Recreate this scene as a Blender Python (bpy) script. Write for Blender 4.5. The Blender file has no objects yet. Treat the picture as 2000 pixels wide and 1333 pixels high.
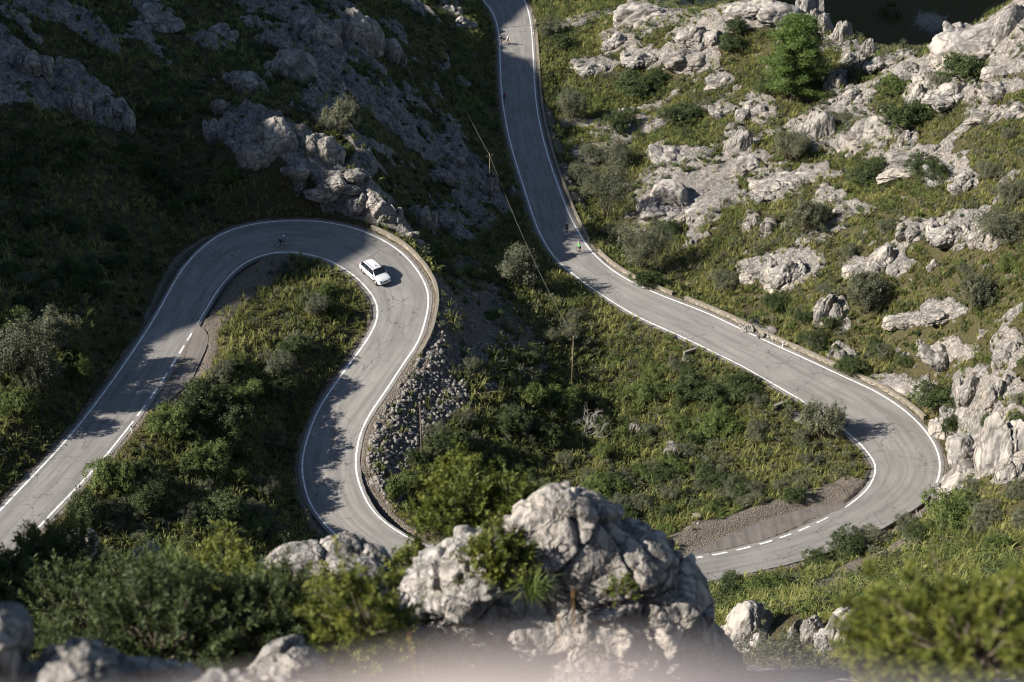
import bpy, math, random
import numpy as np
from mathutils import Vector, Matrix
random.seed(7); rng = np.random.default_rng(7)
R = math.radians
SC = bpy.context.scene
COL = SC.collection

# ------------------------------------------------------------------ camera, sky, sun, exposure
CAMZ = 100.0
PITCH = 34.0                      # degrees below the horizon
FPX = 2000 * 50 / 36.0            # focal length in pixels of a 2000 px wide frame
cam_d = bpy.data.cameras.new('camera'); cam = bpy.data.objects.new('camera', cam_d); COL.objects.link(cam)
cam.location = (0, 0, CAMZ); cam.rotation_euler = (R(90 - PITCH), 0, 0)
cam_d.lens = 50; cam_d.sensor_width = 36; cam_d.clip_start = 0.05; cam_d.clip_end = 3000
cam_d.dof.use_dof = True; cam_d.dof.focus_distance = 190; cam_d.dof.aperture_fstop = 1.4
SC.camera = cam
SUN_EL = 33.0
SUN_AZ = 12.0                     # light travels toward +X turned this much toward +Y
W = bpy.data.worlds.new('World'); SC.world = W; W.use_nodes = True
nt = W.node_tree
sky = nt.nodes.new('ShaderNodeTexSky'); sky.sky_type = 'NISHITA'; sky.sun_disc = False
sky.sun_elevation = R(SUN_EL)
LX, LY, LZ = math.cos(R(SUN_AZ)) * math.cos(R(SUN_EL)), math.sin(R(SUN_AZ)) * math.cos(R(SUN_EL)), -math.sin(R(SUN_EL))
sky.sun_rotation = math.atan2(-LX, -LY)      # compass bearing of the sun
sky.altitude = 500; sky.air_density = 1.0; sky.dust_density = 0.6
bg = nt.nodes['Background']; bg.inputs[1].default_value = 0.06
nt.links.new(sky.outputs[0], bg.inputs[0])
sun_d = bpy.data.lights.new('sun', 'SUN'); sun_d.energy = 5.0; sun_d.angle = R(0.55); sun_d.color = (1.0, 0.93, 0.83)
sun = bpy.data.objects.new('sun', sun_d); COL.objects.link(sun)
sun.rotation_euler = Vector((LX, LY, LZ)).to_track_quat('-Z', 'Y').to_euler()
sun.location = (-200, -50, 300)
SC.view_settings.view_transform = 'Standard'; SC.view_settings.look = 'None'
SC.view_settings.exposure = 1.25; SC.view_settings.gamma = 1.0
SC.render.engine = 'CYCLES'
SC.cycles.max_bounces = 5; SC.cycles.diffuse_bounces = 3; SC.cycles.glossy_bounces = 2
SC.cycles.filter_width = 1.1; SC.cycles.transmission_bounces = 3; SC.cycles.transparent_max_bounces = 6

# ------------------------------------------------------------------ helpers: view geometry
cP, sP = math.cos(R(PITCH)), math.sin(R(PITCH))
def ray(u, v):
    xc = (np.asarray(u, float) - 1000) / FPX; yc = (666.5 - np.asarray(v, float)) / FPX
    return xc, cP + yc * sP, -sP + yc * cP
def at_z(u, v, z):
    dx, dy, dz = ray(u, v); t = (z - CAMZ) / dz
    return np.stack([dx * t, dy * t, np.broadcast_to(np.asarray(z, float), np.shape(t))], -1)
def at_depth(u, v, d):
    dx, dy, dz = ray(u, v)
    return np.array([dx * d, dy * d, CAMZ + dz * d])
def proj(P):
    P = np.asarray(P, float); x, y, z = P[..., 0], P[..., 1], P[..., 2] - CAMZ
    d = y * cP - z * sP; yc = y * sP + z * cP
    d = np.where(d < 0.1, 0.1, d)
    return 1000 + FPX * x / d, 666.5 - FPX * yc / d, d

# ------------------------------------------------------------------ helpers: noise
def _h(i, seed):
    i = (i.astype(np.int64) + seed * 7919) & 0xffffffff
    i = ((i ^ (i >> 16)) * 0x45d9f3b) & 0xffffffff
    i = ((i ^ (i >> 16)) * 0x45d9f3b) & 0xffffffff
    return ((i ^ (i >> 16)) & 0xffffff) / float(0xffffff)
def vn2(x, y, s=0):
    xi, yi = np.floor(x), np.floor(y); fx, fy = x - xi, y - yi
    fx = fx * fx * fx * (fx * (fx * 6 - 15) + 10); fy = fy * fy * fy * (fy * (fy * 6 - 15) + 10)
    xi = xi.astype(np.int64); yi = yi.astype(np.int64)
    k = lambda a, b: _h((xi + a) * 73856093 ^ (yi + b) * 19349663, s)
    return (k(0, 0) * (1 - fx) + k(1, 0) * fx) * (1 - fy) + (k(0, 1) * (1 - fx) + k(1, 1) * fx) * fy
def fbm2(x, y, o=4, s=0, g=0.5):
    r = 0; a = 1; t = 0
    for i in range(o):
        c, n = math.cos(1.3 * i), math.sin(1.3 * i)
        r = r + a * (vn2(x * c - y * n, x * n + y * c, s + i) * 2 - 1); t += a; a *= g; x = x * 2.03; y = y * 2.03
    return r / t
def ridge2(x, y, o=4, s=0, g=0.55):
    r = 0; a = 1; t = 0
    for i in range(o):
        c, n = math.cos(1.1 * i), math.sin(1.1 * i)
        r = r + a * (1 - 2 * np.abs(vn2(x * c - y * n, x * n + y * c, s + i) * 2 - 1)); t += a; a *= g; x = x * 2.1; y = y * 2.1
    return r / t
def vn3(P, s=0):
    Q = np.floor(P); f = P - Q; f = f * f * (3 - 2 * f); Q = Q.astype(np.int64)
    def k(a, b, c): return _h((Q[:, 0] + a) * 73856093 ^ (Q[:, 1] + b) * 19349663 ^ (Q[:, 2] + c) * 83492791, s)
    x, y, z = f[:, 0], f[:, 1], f[:, 2]
    l = lambda a, b, t: a + (b - a) * t
    return l(l(l(k(0, 0, 0), k(1, 0, 0), x), l(k(0, 1, 0), k(1, 1, 0), x), y), l(l(k(0, 0, 1), k(1, 0, 1), x), l(k(0, 1, 1), k(1, 1, 1), x), y), z)
def fbm3(P, o=4, s=0, g=0.5):
    r = 0; a = 1; t = 0
    for i in range(o):
        r = r + a * (vn3(P, s + i) * 2 - 1); t += a; a *= g; P = P * 2.03 + 3.7
    return r / t
def ridge3(P, o=4, s=0, g=0.55):
    r = 0; a = 1; t = 0
    for i in range(o):
        r = r + a * (1 - 2 * np.abs(vn3(P, s + i) * 2 - 1)); t += a; a *= g; P = P * 2.07 + 5.1
    return r / t
def voro3(P, s=0):
    Q = np.floor(P).astype(np.int64); f1 = np.full(len(P), 9.0); f2 = np.full(len(P), 9.0); cid = np.zeros(len(P)); tl = np.zeros(len(P))
    for a in (-1, 0, 1):
        for b in (-1, 0, 1):
            for c in (-1, 0, 1):
                C = Q + np.array([a, b, c]); hh = C[:, 0] * 73856093 ^ C[:, 1] * 19349663 ^ C[:, 2] * 83492791
                pt = C + np.stack([_h(hh, s), _h(hh, s + 1), _h(hh, s + 2)], 1)
                d = np.sqrt(((P - pt) ** 2).sum(1)); m = d < f1
                f2 = np.where(m, f1, np.minimum(f2, d)); cid = np.where(m, _h(hh, s + 5), cid); gv = np.stack([_h(hh, s + 6), _h(hh, s + 7), _h(hh, s + 8)], 1) * 2 - 1; tl = np.where(m, ((P - pt) * gv).sum(1), tl); f1 = np.where(m, d, f1)
    return f1, f2, cid, tl
def sstep(a, b, x):
    t = np.clip((x - a) / (b - a), 0, 1); return t * t * (3 - 2 * t)

# ------------------------------------------------------------------ helpers: objects
def new_mesh(name, V, F, mat=None, smooth=True, attrs=None, fmat=None):
    """V (n,3); F (m,3|4) int array, or list of such arrays."""
    me = bpy.data.meshes.new(name)
    Fs = F if isinstance(F, list) else [F]
    Fs = [np.asarray(f, np.int32) for f in Fs if len(f)]
    V = np.asarray(V, np.float32)
    me.vertices.add(len(V)); me.vertices.foreach_set('co', V.ravel())
    tot = np.concatenate([np.full(len(f), f.shape[1], np.int32) for f in Fs])
    idx = np.concatenate([f.ravel() for f in Fs])
    me.loops.add(len(idx)); me.loops.foreach_set('vertex_index', idx)
    me.polygons.add(len(tot))
    st = np.zeros(len(tot), np.int32); st[1:] = np.cumsum(tot)[:-1]
    me.polygons.foreach_set('loop_start', st)
    me.polygons.foreach_set('use_smooth', np.full(len(tot), smooth, bool))
    if fmat is not None: me.polygons.foreach_set('material_index', np.asarray(fmat, np.int32))
    me.update(calc_edges=True)
    for k, a in (attrs or {}).items():
        at = me.attributes.new(k, 'FLOAT', 'POINT'); at.data.foreach_set('value', np.asarray(a, np.float32))
    if mat is not None:
        for m in (mat if isinstance(mat, (list, tuple)) else [mat]): me.materials.append(m)
    return me
def link(name, me, parent=None, loc=None):
    o = bpy.data.objects.new(name, me); COL.objects.link(o)
    if parent is not None: o.parent = parent
    if loc is not None: o.location = loc
    return o
def tag(o, label=None, cat=None, group=None, kind=None):
    if label: o['label'] = label
    if cat: o['category'] = cat
    if group: o['group'] = group
    if kind: o['kind'] = kind
    return o
def empty(name, loc=(0, 0, 0), rz=0.0):
    o = bpy.data.objects.new(name, None); COL.objects.link(o); o.location = loc; o.rotation_euler = (0, 0, rz); o.empty_display_size = 0.3
    return o
class MB:
    """collects simple shapes into one mesh"""
    def __init__(s): s.V = []; s.Q = []; s.T = []; s.n = 0
    def add(s, V, Q=(), T=()):
        V = np.asarray(V, float); s.V.append(V)
        if len(Q): s.Q.append(np.asarray(Q) + s.n)
        if len(T): s.T.append(np.asarray(T) + s.n)
        s.n += len(V); return s
    def box(s, c, d, M=None, b=0.0):
        x, y, z = np.asarray(d) / 2.0
        if b <= 0:
            V = np.array([[i * x, j * y, k * z] for k in (-1, 1) for j in (-1, 1) for i in (-1, 1)], float)
            Q = [[0, 2, 3, 1], [4, 5, 7, 6], [0, 1, 5, 4], [2, 6, 7, 3], [0, 4, 6, 2], [1, 3, 7, 5]]
        else:
            V = []
            for zz, ins in ((-z, b), (-z + b, 0), (z - b, 0), (z, b)):
                X, Y = x - ins, y - ins
                V += [[-X, -Y + b, zz], [-X + b, -Y, zz], [X - b, -Y, zz], [X, -Y + b, zz], [X, Y - b, zz], [X - b, Y, zz], [-X + b, Y, zz], [-X, Y - b, zz]]
            V = np.array(V); Q = []
            for l in range(3):
                for i in range(8): j = (i + 1) % 8; Q.append([l * 8 + i, l * 8 + j, l * 8 + 8 + j, l * 8 + 8 + i])
            for o, f in ((0, -1), (24, 1)):
                a = [[o, o + 1, o + 2, o + 3], [o, o + 3, o + 4, o + 7], [o + 7, o + 4, o + 5, o + 6]]
                Q += a if f > 0 else [q[::-1] for q in a]
        if M is not None: V = V @ np.array(M.to_3x3()).T
        return s.add(V + np.asarray(c, float), Q)
    def tube(s, pts, rad, n=8, cap=True):
        pts = np.asarray(pts, float); rad = np.broadcast_to(np.asarray(rad, float), len(pts))
        V = []; prev = None
        for i, p in enumerate(pts):
            t = pts[min(i + 1, len(pts) - 1)] - pts[max(i - 1, 0)]; t = t / (np.linalg.norm(t) + 1e-9)
            if prev is None:
                a = np.array([0, 0, 1.0]) if abs(t[2]) < 0.9 else np.array([1.0, 0, 0])
            else: a = prev
            e = a - t * (a @ t); e = e / (np.linalg.norm(e) + 1e-9); f = np.cross(t, e); prev = e
            th = np.arange(n) * 2 * math.pi / n
            V.append(p + rad[i] * (np.cos(th)[:, None] * e + np.sin(th)[:, None] * f))
        V = np.concatenate(V); Q = []; T = []
        for i in range(len(pts) - 1):
            for j in range(n): k = (j + 1) % n; Q.append([i * n + j, i * n + k, i * n + n + k, i * n + n + j])
        if cap:
            m = len(V); V = np.concatenate([V, pts[:1], pts[-1:]])
            b = (len(pts) - 1) * n
            for j in range(n): k = (j + 1) % n; T += [[k, j, m], [b + j, b + k, m + 1]]
        return s.add(V, Q, T)
    def arrays(s): return np.concatenate(s.V), [np.concatenate(a) for a in (s.Q, s.T) if a]
    def mesh(s, name, mat, smooth=False, M=None):
        V, F = s.arrays()
        if M is not None: V = V @ np.array(M.to_3x3()).T + np.array(M.translation)
        return new_mesh(name, V, F, mat, smooth)
    def build(s, name, mat, parent=None, smooth=False, loc=None):
        return link(name, s.mesh(name, mat, smooth), parent, loc)

# ------------------------------------------------------------------ materials
def mat(name): 
    m = bpy.data.materials.new(name); m.use_nodes = True; nt = m.node_tree
    return m, nt, nt.nodes['Principled BSDF'], nt.nodes['Material Output']
class G:
    """tiny node-graph helper"""
    def __init__(s, nt): s.t = nt
    def n(s, typ, **kw):
        x = s.t.nodes.new('ShaderNode' + typ)
        for k, v in kw.items(): setattr(x, k, v)
        return x
    def l(s, a, b): s.t.links.new(a, b)
    def coord(s, kind='Object'): return s.n('TexCoord').outputs[kind]
    def pos(s): return s.n('NewGeometry').outputs['Position']
    def noise(s, vec, scale, detail=4, rough=0.55, dist=0.0, stretch=None):
        if stretch is not None:
            m = s.n('Mapping'); m.inputs['Scale'].default_value = stretch; s.l(vec, m.inputs['Vector']); vec = m.outputs[0]
        x = s.n('TexNoise'); x.inputs['Scale'].default_value = scale; x.inputs['Detail'].default_value = detail
        x.inputs['Roughness'].default_value = rough; x.inputs['Distortion'].default_value = dist; s.l(vec, x.inputs['Vector']); return x.outputs['Fac']
    def voro(s, vec, scale, feature='F1', out='Distance', rnd=1.0):
        x = s.n('TexVoronoi'); x.feature = feature; x.inputs['Scale'].default_value = scale; x.inputs['Randomness'].default_value = rnd; s.l(vec, x.inputs['Vector']); return x.outputs[out]
    def ramp(s, fac, stops):
        x = s.n('ValToRGB'); e = x.color_ramp.elements
        while len(e) < len(stops): e.new(0.5)
        for el, (p, c) in zip(e, stops):
            el.position = p; el.color = (c, c, c, 1) if np.isscalar(c) else (*c, 1)
        s.l(fac, x.inputs[0]); return x.outputs[0]
    def mix(s, fac, a, b, blend='MIX'):
        x = s.n('Mix', data_type='RGBA', blend_type=blend)
        for sock, v in ((x.inputs[0], fac), (x.inputs[6], a), (x.inputs[7], b)):
            if hasattr(v, 'is_linked') or hasattr(v, 'links'): s.l(v, sock)
            elif np.isscalar(v): sock.default_value = v if sock == x.inputs[0] else (v, v, v, 1)
            else: sock.default_value = (*v, 1)
        return x.outputs[2]
    def math(s, op, a, b=0.5, c=None):
        x = s.n('Math', operation=op)
        for sock, v in zip(x.inputs, (a, b, c)):
            if v is None: continue
            if np.isscalar(v): sock.default_value = v
            else: s.l(v, sock)
        return x.outputs[0]
    def attr(s, name): return s.n('Attribute', attribute_name=name).outputs['Fac']
    def bump(s, h, strength, dist, prev=None):
        x = s.n('Bump'); x.inputs['Strength'].default_value = strength; x.inputs['Distance'].default_value = dist; s.l(h, x.inputs['Height'])
        if prev is not None: s.l(prev, x.inputs['Normal'])
        return x.outputs[0]
def flat(name, col, rough=0.6, metal=0.0, var=0.12, scale=6.0):
    """plain paint / metal / cloth with a little procedural unevenness"""
    m, nt, b, o = mat(name); g = G(nt); n = g.noise(g.coord(), scale, 4)
    c = g.mix(n, [x * (1 - var) for x in col], [min(1, x * (1 + var)) for x in col]); g.l(c, b.inputs['Base Color'])
    b.inputs['Roughness'].default_value = rough; b.inputs['Metallic'].default_value = metal
    return m
def rock_color(g, P, scale=1.0):
    """weathered grey limestone: colour socket and height socket"""
    big = g.noise(P, 0.35 * scale, 5, 0.6); mid = g.noise(P, 1.6 * scale, 6, 0.62, 0.6)
    fine = g.noise(P, 9 * scale, 5, 0.65)
    run = g.noise(P, 1.5 * scale, 4, 0.6, 0.4, stretch=(3.2, 3.2, 0.5))
    col = g.ramp(mid, [(0.30, (0.13, 0.124, 0.117)), (0.5, (0.262, 0.247, 0.228)), (0.74, (0.40, 0.375, 0.345))])
    col = g.mix(g.ramp(big, [(0.42, 0.0), (0.66, 0.55)]), col, (0.43, 0.365, 0.30))
    col = g.mix(g.ramp(run, [(0.36, 0.8), (0.50, 0.0)]), col, (0.080, 0.079, 0.079))
    cr = g.n('TexVoronoi'); cr.feature = 'DISTANCE_TO_EDGE'; cr.inputs['Scale'].default_value = 1.15 * scale
    wv = g.n('VectorMath', operation='ADD'); nz = g.n('TexNoise'); nz.inputs['Scale'].default_value = 1.4 * scale; nz.inputs['Detail'].default_value = 4
    g.l(P, nz.inputs['Vector']); g.l(P, wv.inputs[0]); g.l(nz.outputs['Color'], wv.inputs[1]); g.l(wv.outputs[0], cr.inputs['Vector'])
    crack = g.ramp(cr.outputs['Distance'], [(0.0, 0.0), (0.075, 1.0)])
    c2 = g.n('TexVoronoi'); c2.feature = 'DISTANCE_TO_EDGE'; c2.inputs['Scale'].default_value = 0.47 * scale; g.l(wv.outputs[0], c2.inputs['Vector']); crack = g.math('MULTIPLY', crack, g.ramp(c2.outputs['Distance'], [(0.0, 0.0), (0.05, 1.0)]))
    col = g.mix(g.math('MULTIPLY', g.math('SUBTRACT', 1.0, crack), 0.7), col, (0.07, 0.066, 0.06))
    col = g.mix(g.ramp(fine, [(0.32, 0.3), (0.5, 0.0)]), col, (0.12, 0.115, 0.105))
    h = g.math('ADD', g.math('MULTIPLY', run, 0.8), g.math('ADD', g.math('MULTIPLY', mid, 0.7), g.math('ADD', g.math('MULTIPLY', fine, 0.22), g.math('MULTIPLY', crack, 0.25))))
    return col, h
def make_rock_mat(name, scale=1.0, bdist=0.35):
    m, nt, b, o = mat(name); g = G(nt)
    col, h = rock_color(g, g.coord('Object'), scale)
    g.l(col, b.inputs['Base Color']); b.inputs['Roughness'].default_value = 0.92; b.inputs['Specular IOR Level'].default_value = 0.15
    g.l(g.bump(h, 0.9, bdist), b.inputs['Normal'])
    return m
def leaf_mat(name, dark, mid, light, trans=0.22, rough=0.6):
    m, nt, b, o = mat(name); g = G(nt)
    t = g.attr('tint'); oi = g.n('ObjectInfo').outputs['Random']
    P = g.pos(); n = g.noise(P, 0.55, 3)
    f = g.math('ADD', g.math('MULTIPLY', t, 0.62), g.math('ADD', g.math('MULTIPLY', n, 0.36), g.math('MULTIPLY', oi, 0.14)))
    col = g.ramp(f, [(0.15, dark), (0.5, mid), (0.88, light)])
    g.l(col, b.inputs['Base Color']); b.inputs['Roughness'].default_value = rough; b.inputs['Specular IOR Level'].default_value = 0.25
    tr = g.n('BsdfTranslucent'); g.l(col, tr.inputs[0]); mx = g.n('MixShader'); mx.inputs[0].default_value = trans
    g.l(b.outputs[0], mx.inputs[1]); g.l(tr.outputs[0], mx.inputs[2]); g.l(mx.outputs[0], o.inputs[0])
    return m
M = {}
M['rock'] = make_rock_mat('limestone', 1.0, 0.30)
M['rock_near'] = make_rock_mat('near_limestone', 1.5, 0.10)
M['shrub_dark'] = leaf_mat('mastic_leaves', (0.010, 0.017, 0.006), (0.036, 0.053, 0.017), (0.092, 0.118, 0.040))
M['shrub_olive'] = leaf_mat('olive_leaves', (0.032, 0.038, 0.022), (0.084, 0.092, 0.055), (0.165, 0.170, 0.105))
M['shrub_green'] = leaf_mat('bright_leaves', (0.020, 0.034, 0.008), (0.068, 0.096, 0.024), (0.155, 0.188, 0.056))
M['pine'] = leaf_mat('pine_needles', (0.024, 0.046, 0.009), (0.062, 0.102, 0.022), (0.130, 0.175, 0.045), .26)
M['grass'] = leaf_mat('tussock_blades', (0.040, 0.052, 0.014), (0.130, 0.146, 0.040), (0.29, 0.285, 0.10), 0.32)
M['juniper'] = leaf_mat('juniper_sprays', (0.022, 0.036, 0.006), (0.070, 0.092, 0.015), (0.185, 0.192, 0.036))
M['bark'] = flat('bark', (0.13, 0.105, 0.08), 0.9, 0, 0.35, 9)
M['deadwood'] = flat('deadwood', (0.24, 0.225, 0.205), 0.9, 0, 0.25, 9)
# ------------------------------------------------------------------ road line (left edge, right edge, height) along its course
ST = [((-70, 1070), (20, 1095), 7.8), ((25, 968), (100, 1006), 7.2), ((91, 900), (180, 925), 6.7), ((154, 829), (229, 866), 6.2), ((210, 755), (294, 783), 5.7),
 ((259, 685), (341, 710), 5.2), ((305, 615), (375, 654), 4.7), ((336, 556), (403, 606), 4.3), ((368, 508), (424, 571), 4.0), ((413, 468), (448, 540), 3.7),
 ((455, 447), (480, 513), 3.5), ((518, 433), (518, 498), 3.2), ((600, 430), (560, 493), 2.9), ((650, 436), (600, 498), 2.7), ((699, 447), (637, 508), 2.5),
 ((748, 468), (665, 522), 2.2), ((790, 496), (697, 545), 1.9), ((822, 535), (720, 570), 1.6), ((836, 566), (731, 588), 1.4), ((839, 592), (736, 608), 1.2),
 ((832, 629), (732, 631), .9), ((818, 671), (719, 658), .6), ((790, 710), (695, 692), .2), ((759, 759), (671, 724), -.2), ((727, 804), (645, 762), -.6),
 ((706, 846), (617, 805), -1), ((698, 884), (597, 860), -1.4), ((697, 918), (588, 900), -1.8), ((706, 953), (590, 938), -2.1), ((727, 996), (602, 981), -2.6),
 ((765, 1030), (630, 1023), -3.1), ((812, 1057), (685, 1073), -3.6), ((880, 1082), (769, 1116), -4), ((980, 1098), (900, 1152), -4.6), ((1100, 1106), (1060, 1170), -5.1),
 ((1230, 1103), (1250, 1158), -5.6), ((1352, 1090), (1400, 1128), -6), ((1433, 1075), (1500, 1108), -6.3), ((1502, 1057), (1580, 1087), -6.6), ((1568, 1033), (1680, 1052), -6.9),
 ((1624, 1006), (1740, 1019), -7.2), ((1661, 983), (1783, 992), -7.5), ((1690, 958), (1818, 962), -7.8), ((1704, 935), (1834, 938), -8), ((1708, 914), (1838, 915), -8.2),
 ((1703, 899), (1836, 892), -8.35), ((1690, 881), (1825, 864), -8.55), ((1674, 864), (1801, 832), -8.75), ((1650, 843), (1766, 799), -9), ((1623, 822), (1720, 769), -9.2),
 ((1591, 801), (1690, 754), -9.4), ((1556, 778), (1650, 736), -9.6), ((1510, 752), (1580, 703), -9.9), ((1458, 721), (1524, 678), -10.1), ((1405, 695), (1470, 653), -10.3),
 ((1352, 669), (1420, 629), -10.5), ((1300, 645), (1370, 606), -10.7), ((1250, 623), (1305, 582), -11), ((1210, 600), (1245, 556), -11.2), ((1158, 566), (1196, 528), -11.4),
 ((1116, 535), (1160, 496), -11.6), ((1084, 507), (1143, 474), -11.8), ((1063, 475), (1131, 453), -12), ((1053, 456), (1121, 435), -12.1), ((1040, 425), (1110, 412), -12.2),
 ((1018, 354), (1082, 338), -12.5), ((1000, 298), (1067, 290), -12.7), ((988, 245), (1056, 245), -12.9), ((980, 196), (1048, 200), -13.1), ((976, 140), (1044, 140), -13.3),
 ((975, 88), (1041, 80), -13.5), ((970, 46), (1037, 40), -13.7), ((960, 23), (1031, 15), -13.8), ((944, 2), (1020, -10), -13.9), ((915, -25), (1000, -35), -14.0),
 ((870, -50), (970, -62), -14.1), ((800, -75), (915, -92), -14.2)]
SUB = 8
def catmull(P, sub=SUB):
    P = np.asarray(P, float); out = []
    Q = np.concatenate([2 * P[:1] - P[1:2], P, 2 * P[-1:] - P[-2:-1]])
    for i in range(1, len(Q) - 2):
        t = np.arange(sub)[:, None] / sub
        a, b, c, d = Q[i - 1], Q[i], Q[i + 1], Q[i + 2]
        out.append(0.5 * (2 * b + (c - a) * t + (2 * a - 5 * b + 4 * c - d) * t ** 2 + (3 * b - a - 3 * c + d) * t ** 3))
    out.append(P[-1:]); return np.concatenate(out)
def smooth(P, k):
    for _ in range(k): P[1:-1] = 0.25 * P[:-2] + 0.5 * P[1:-1] + 0.25 * P[2:]
    return P
sL = np.array([at_z(*a, z) for a, b, z in ST]); sR = np.array([at_z(*b, z) for a, b, z in ST])
eL = smooth(catmull(sL), 20); eR = smooth(catmull(sR), 20)
zc = (eL[:, 2] + eR[:, 2]) / 2; eL[:, 2] = zc; eR[:, 2] = zc
cen = (eL + eR) / 2; wv = eR - eL; wid = np.linalg.norm(wv, axis=1); wn = wv / wid[:, None]
arc = np.concatenate([[0], np.cumsum(np.linalg.norm(np.diff(cen, axis=0), axis=1))])

# ------------------------------------------------------------------ terrain: control heights seen in the picture
CT = [(0, 500, 20), (0, 250, 29), (0, 0, 37), (0, 700, 11), (0, 850, 9), (120, 650, 10), (100, 780, 9), (200, 450, 14), (200, 200, 24), (200, 0, 30), (400, 380, 9), (300, 480, 9), (250, 580, 8.5), (400, 250, 17), (400, 100, 21), (400, 0, 23),
 (550, 395, 7), (550, 300, 10), (600, 200, 9.5), (600, 80, 9), (600, 0, 9), (700, 410, 4.5), (720, 370, 5), (750, 300, 5), (750, 180, 2.5), (750, 50, 1), (750, 0, 1),
 (850, 430, -5), (860, 350, -5.5), (870, 250, -6), (880, 150, -7), (890, 50, -9), (900, 0, -10), (960, 400, -9.5), (950, 300, -10.5), (930, 200, -11.5),
 (875, 560, -2.0), (900, 510, -5.2), (950, 560, -6.4), (1000, 520, -10.5), (1010, 600, -7.6), (900, 650, -1.8), (870, 720, -1.3), (1050, 700, -7.4), (950, 780, -4.0), (820, 780, -1.5), (800, 850, -2.5), (760, 900, -2.8), (900, 850, -4.6), (1000, 850, -7.2), (1100, 800, -10.6), (1200, 700, -12.5),
 (1250, 800, -12), (1350, 800, -12), (1200, 950, -10), (1400, 900, -10.5), (1550, 870, -10), (1600, 950, -9), (1350, 1030, -8), (1000, 950, -8.5), (850, 1000, -5),
 (500, 560, 3.3), (600, 560, 2.9), (650, 620, 1.7), (560, 650, 2.6), (470, 700, 4.4), (500, 800, 2.4), (560, 800, .2), (400, 850, 4.2), (550, 900, -1.2), (450, 950, 2.0), (300, 950, 5), (350, 1040, 4), (550, 1040, -1), (500, 1000, 1),
 (1100, 350, -14.5), (1085, 250, -14.5), (1080, 150, -14.5), (1150, 420, -14.5), (1220, 500, -14.5), (1300, 540, -14), (1400, 590, -13), (1500, 640, -12.5), (1600, 690, -12), (1700, 740, -11), (1800, 790, -8.7), (1180, 300, -15), (1250, 420, -14.5),
 (1300, 300, -12), (1300, 150, -12), (1150, 60, -13), (1250, 30, -12), (1400, 430, -11), (1400, 250, -9), (1450, 120, -7), (1450, 20, 0), (1550, 230, -6), (1550, 450, -7), (1600, 600, -7), (1700, 350, -2), (1700, 550, -4), (1700, 200, -1),
 (1680, 125, -1), (1640, 90, 0), (1850, 650, -2), (1850, 450, 3), (1850, 300, 5), (1830, 180, 5), (1820, 110, 6), (1750, 118, 2), (1950, 100, 14), (1990, 0, 20), (1990, 250, 12), (1990, 450, 9), (1990, 620, 5), (1900, 760, 0), (1950, 820, 6), (1990, 900, 8), (1880, 900, -5), (1885, 840, 0),
 (1880, 980, -6), (1980, 1000, 2), (1700, 1060, -5.5), (1800, 1060, -1), (1950, 1080, 8), (1550, 1125, -5), (1650, 1125, -1), (1800, 1150, 8), (1480, 1150, -3), (1550, 1200, 14), (1700, 1220, 20), (1950, 1180, 20), (1420, 1200, 5)]
CW = [(-120, 150, 34), (-120, 200, 38), (-115, 250, 34), (-120, 300, 38), (-90, 100, 26), (-120, 60, 22), (-60, 70, 5), (-60, 100, 9), (-20, 60, 2), (30, 60, 5), (80, 60, 30), (100, 110, 22), (110, 160, 22), (120, 210, 30), (150, 330, -50), (100, 340, -70), (70, 310, -50), (60, 290, -22), (85, 270, -28), (95, 240, -2), (110, 230, 20), (-60, 330, -10), (0, 335, -16), (40, 330, -20), (-170, 200, 80), (-170, 60, 20), (170, 60, 40), (170, 200, 45)]
CT = [(u, v, z * .62 if u <= 420 and v <= 500 and z >= 9 else z) for u, v, z in CT]
ctl = np.array([at_z(u, v, z) for u, v, z in CT] + [np.array(c, float) for c in CW] + [cen[i] for i in range(0, len(cen), 20)])
def tps_fit(P, lam=2e-3):
    X = P[:, :2] / 100; n = len(X); r2 = ((X[:, None] - X[None]) ** 2).sum(2)
    K = 0.5 * r2 * np.log(r2 + 1e-12) + lam * np.eye(n); A = np.zeros((n + 3, n + 3)); Pm = np.c_[np.ones(n), X]
    A[:n, :n] = K; A[:n, n:] = Pm; A[n:, :n] = Pm.T
    return X, np.linalg.solve(A, np.r_[P[:, 2], 0, 0, 0])
tX, tW = tps_fit(ctl)
def tps(x, y):
    q = np.c_[x.ravel(), y.ravel()] / 100; out = np.empty(len(q))
    for i in range(0, len(q), 20000):
        r2 = ((q[i:i + 20000, None] - tX[None]) ** 2).sum(2)
        out[i:i + 20000] = (0.5 * r2 * np.log(r2 + 1e-12)) @ tW[:-3] + tW[-3] + q[i:i + 20000] @ tW[-2:]
    return out.reshape(x.shape)
GS = 0.36; X0, X1, Y0, Y1 = -132.0, 132.0, -12.0, 340.0
gx = np.arange(X0, X1 + GS / 2, GS); gy = np.arange(Y0, Y1 + GS / 2, GS)
NX, NY = len(gx), len(gy)
cx = np.arange(X0, X1 + 2.6, 2.5); cy = np.arange(Y0, Y1 + 2.6, 2.5)
CX, CY = np.meshgrid(cx, cy); CZ = tps(CX, CY)
def bil(A, x, y, x0, y0, s):
    fx = np.clip((x - x0) / s, 0, A.shape[1] - 1.001); fy = np.clip((y - y0) / s, 0, A.shape[0] - 1.001)
    i = fx.astype(int); j = fy.astype(int); a = fx - i; b = fy - j
    return (A[j, i] * (1 - a) + A[j, i + 1] * a) * (1 - b) + (A[j + 1, i] * (1 - a) + A[j + 1, i + 1] * a) * b
GX, GY = np.meshgrid(gx, gy)
Z = bil(CZ, GX, GY, X0, Y0, 2.5)
Z = np.maximum(Z, -95)
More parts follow.
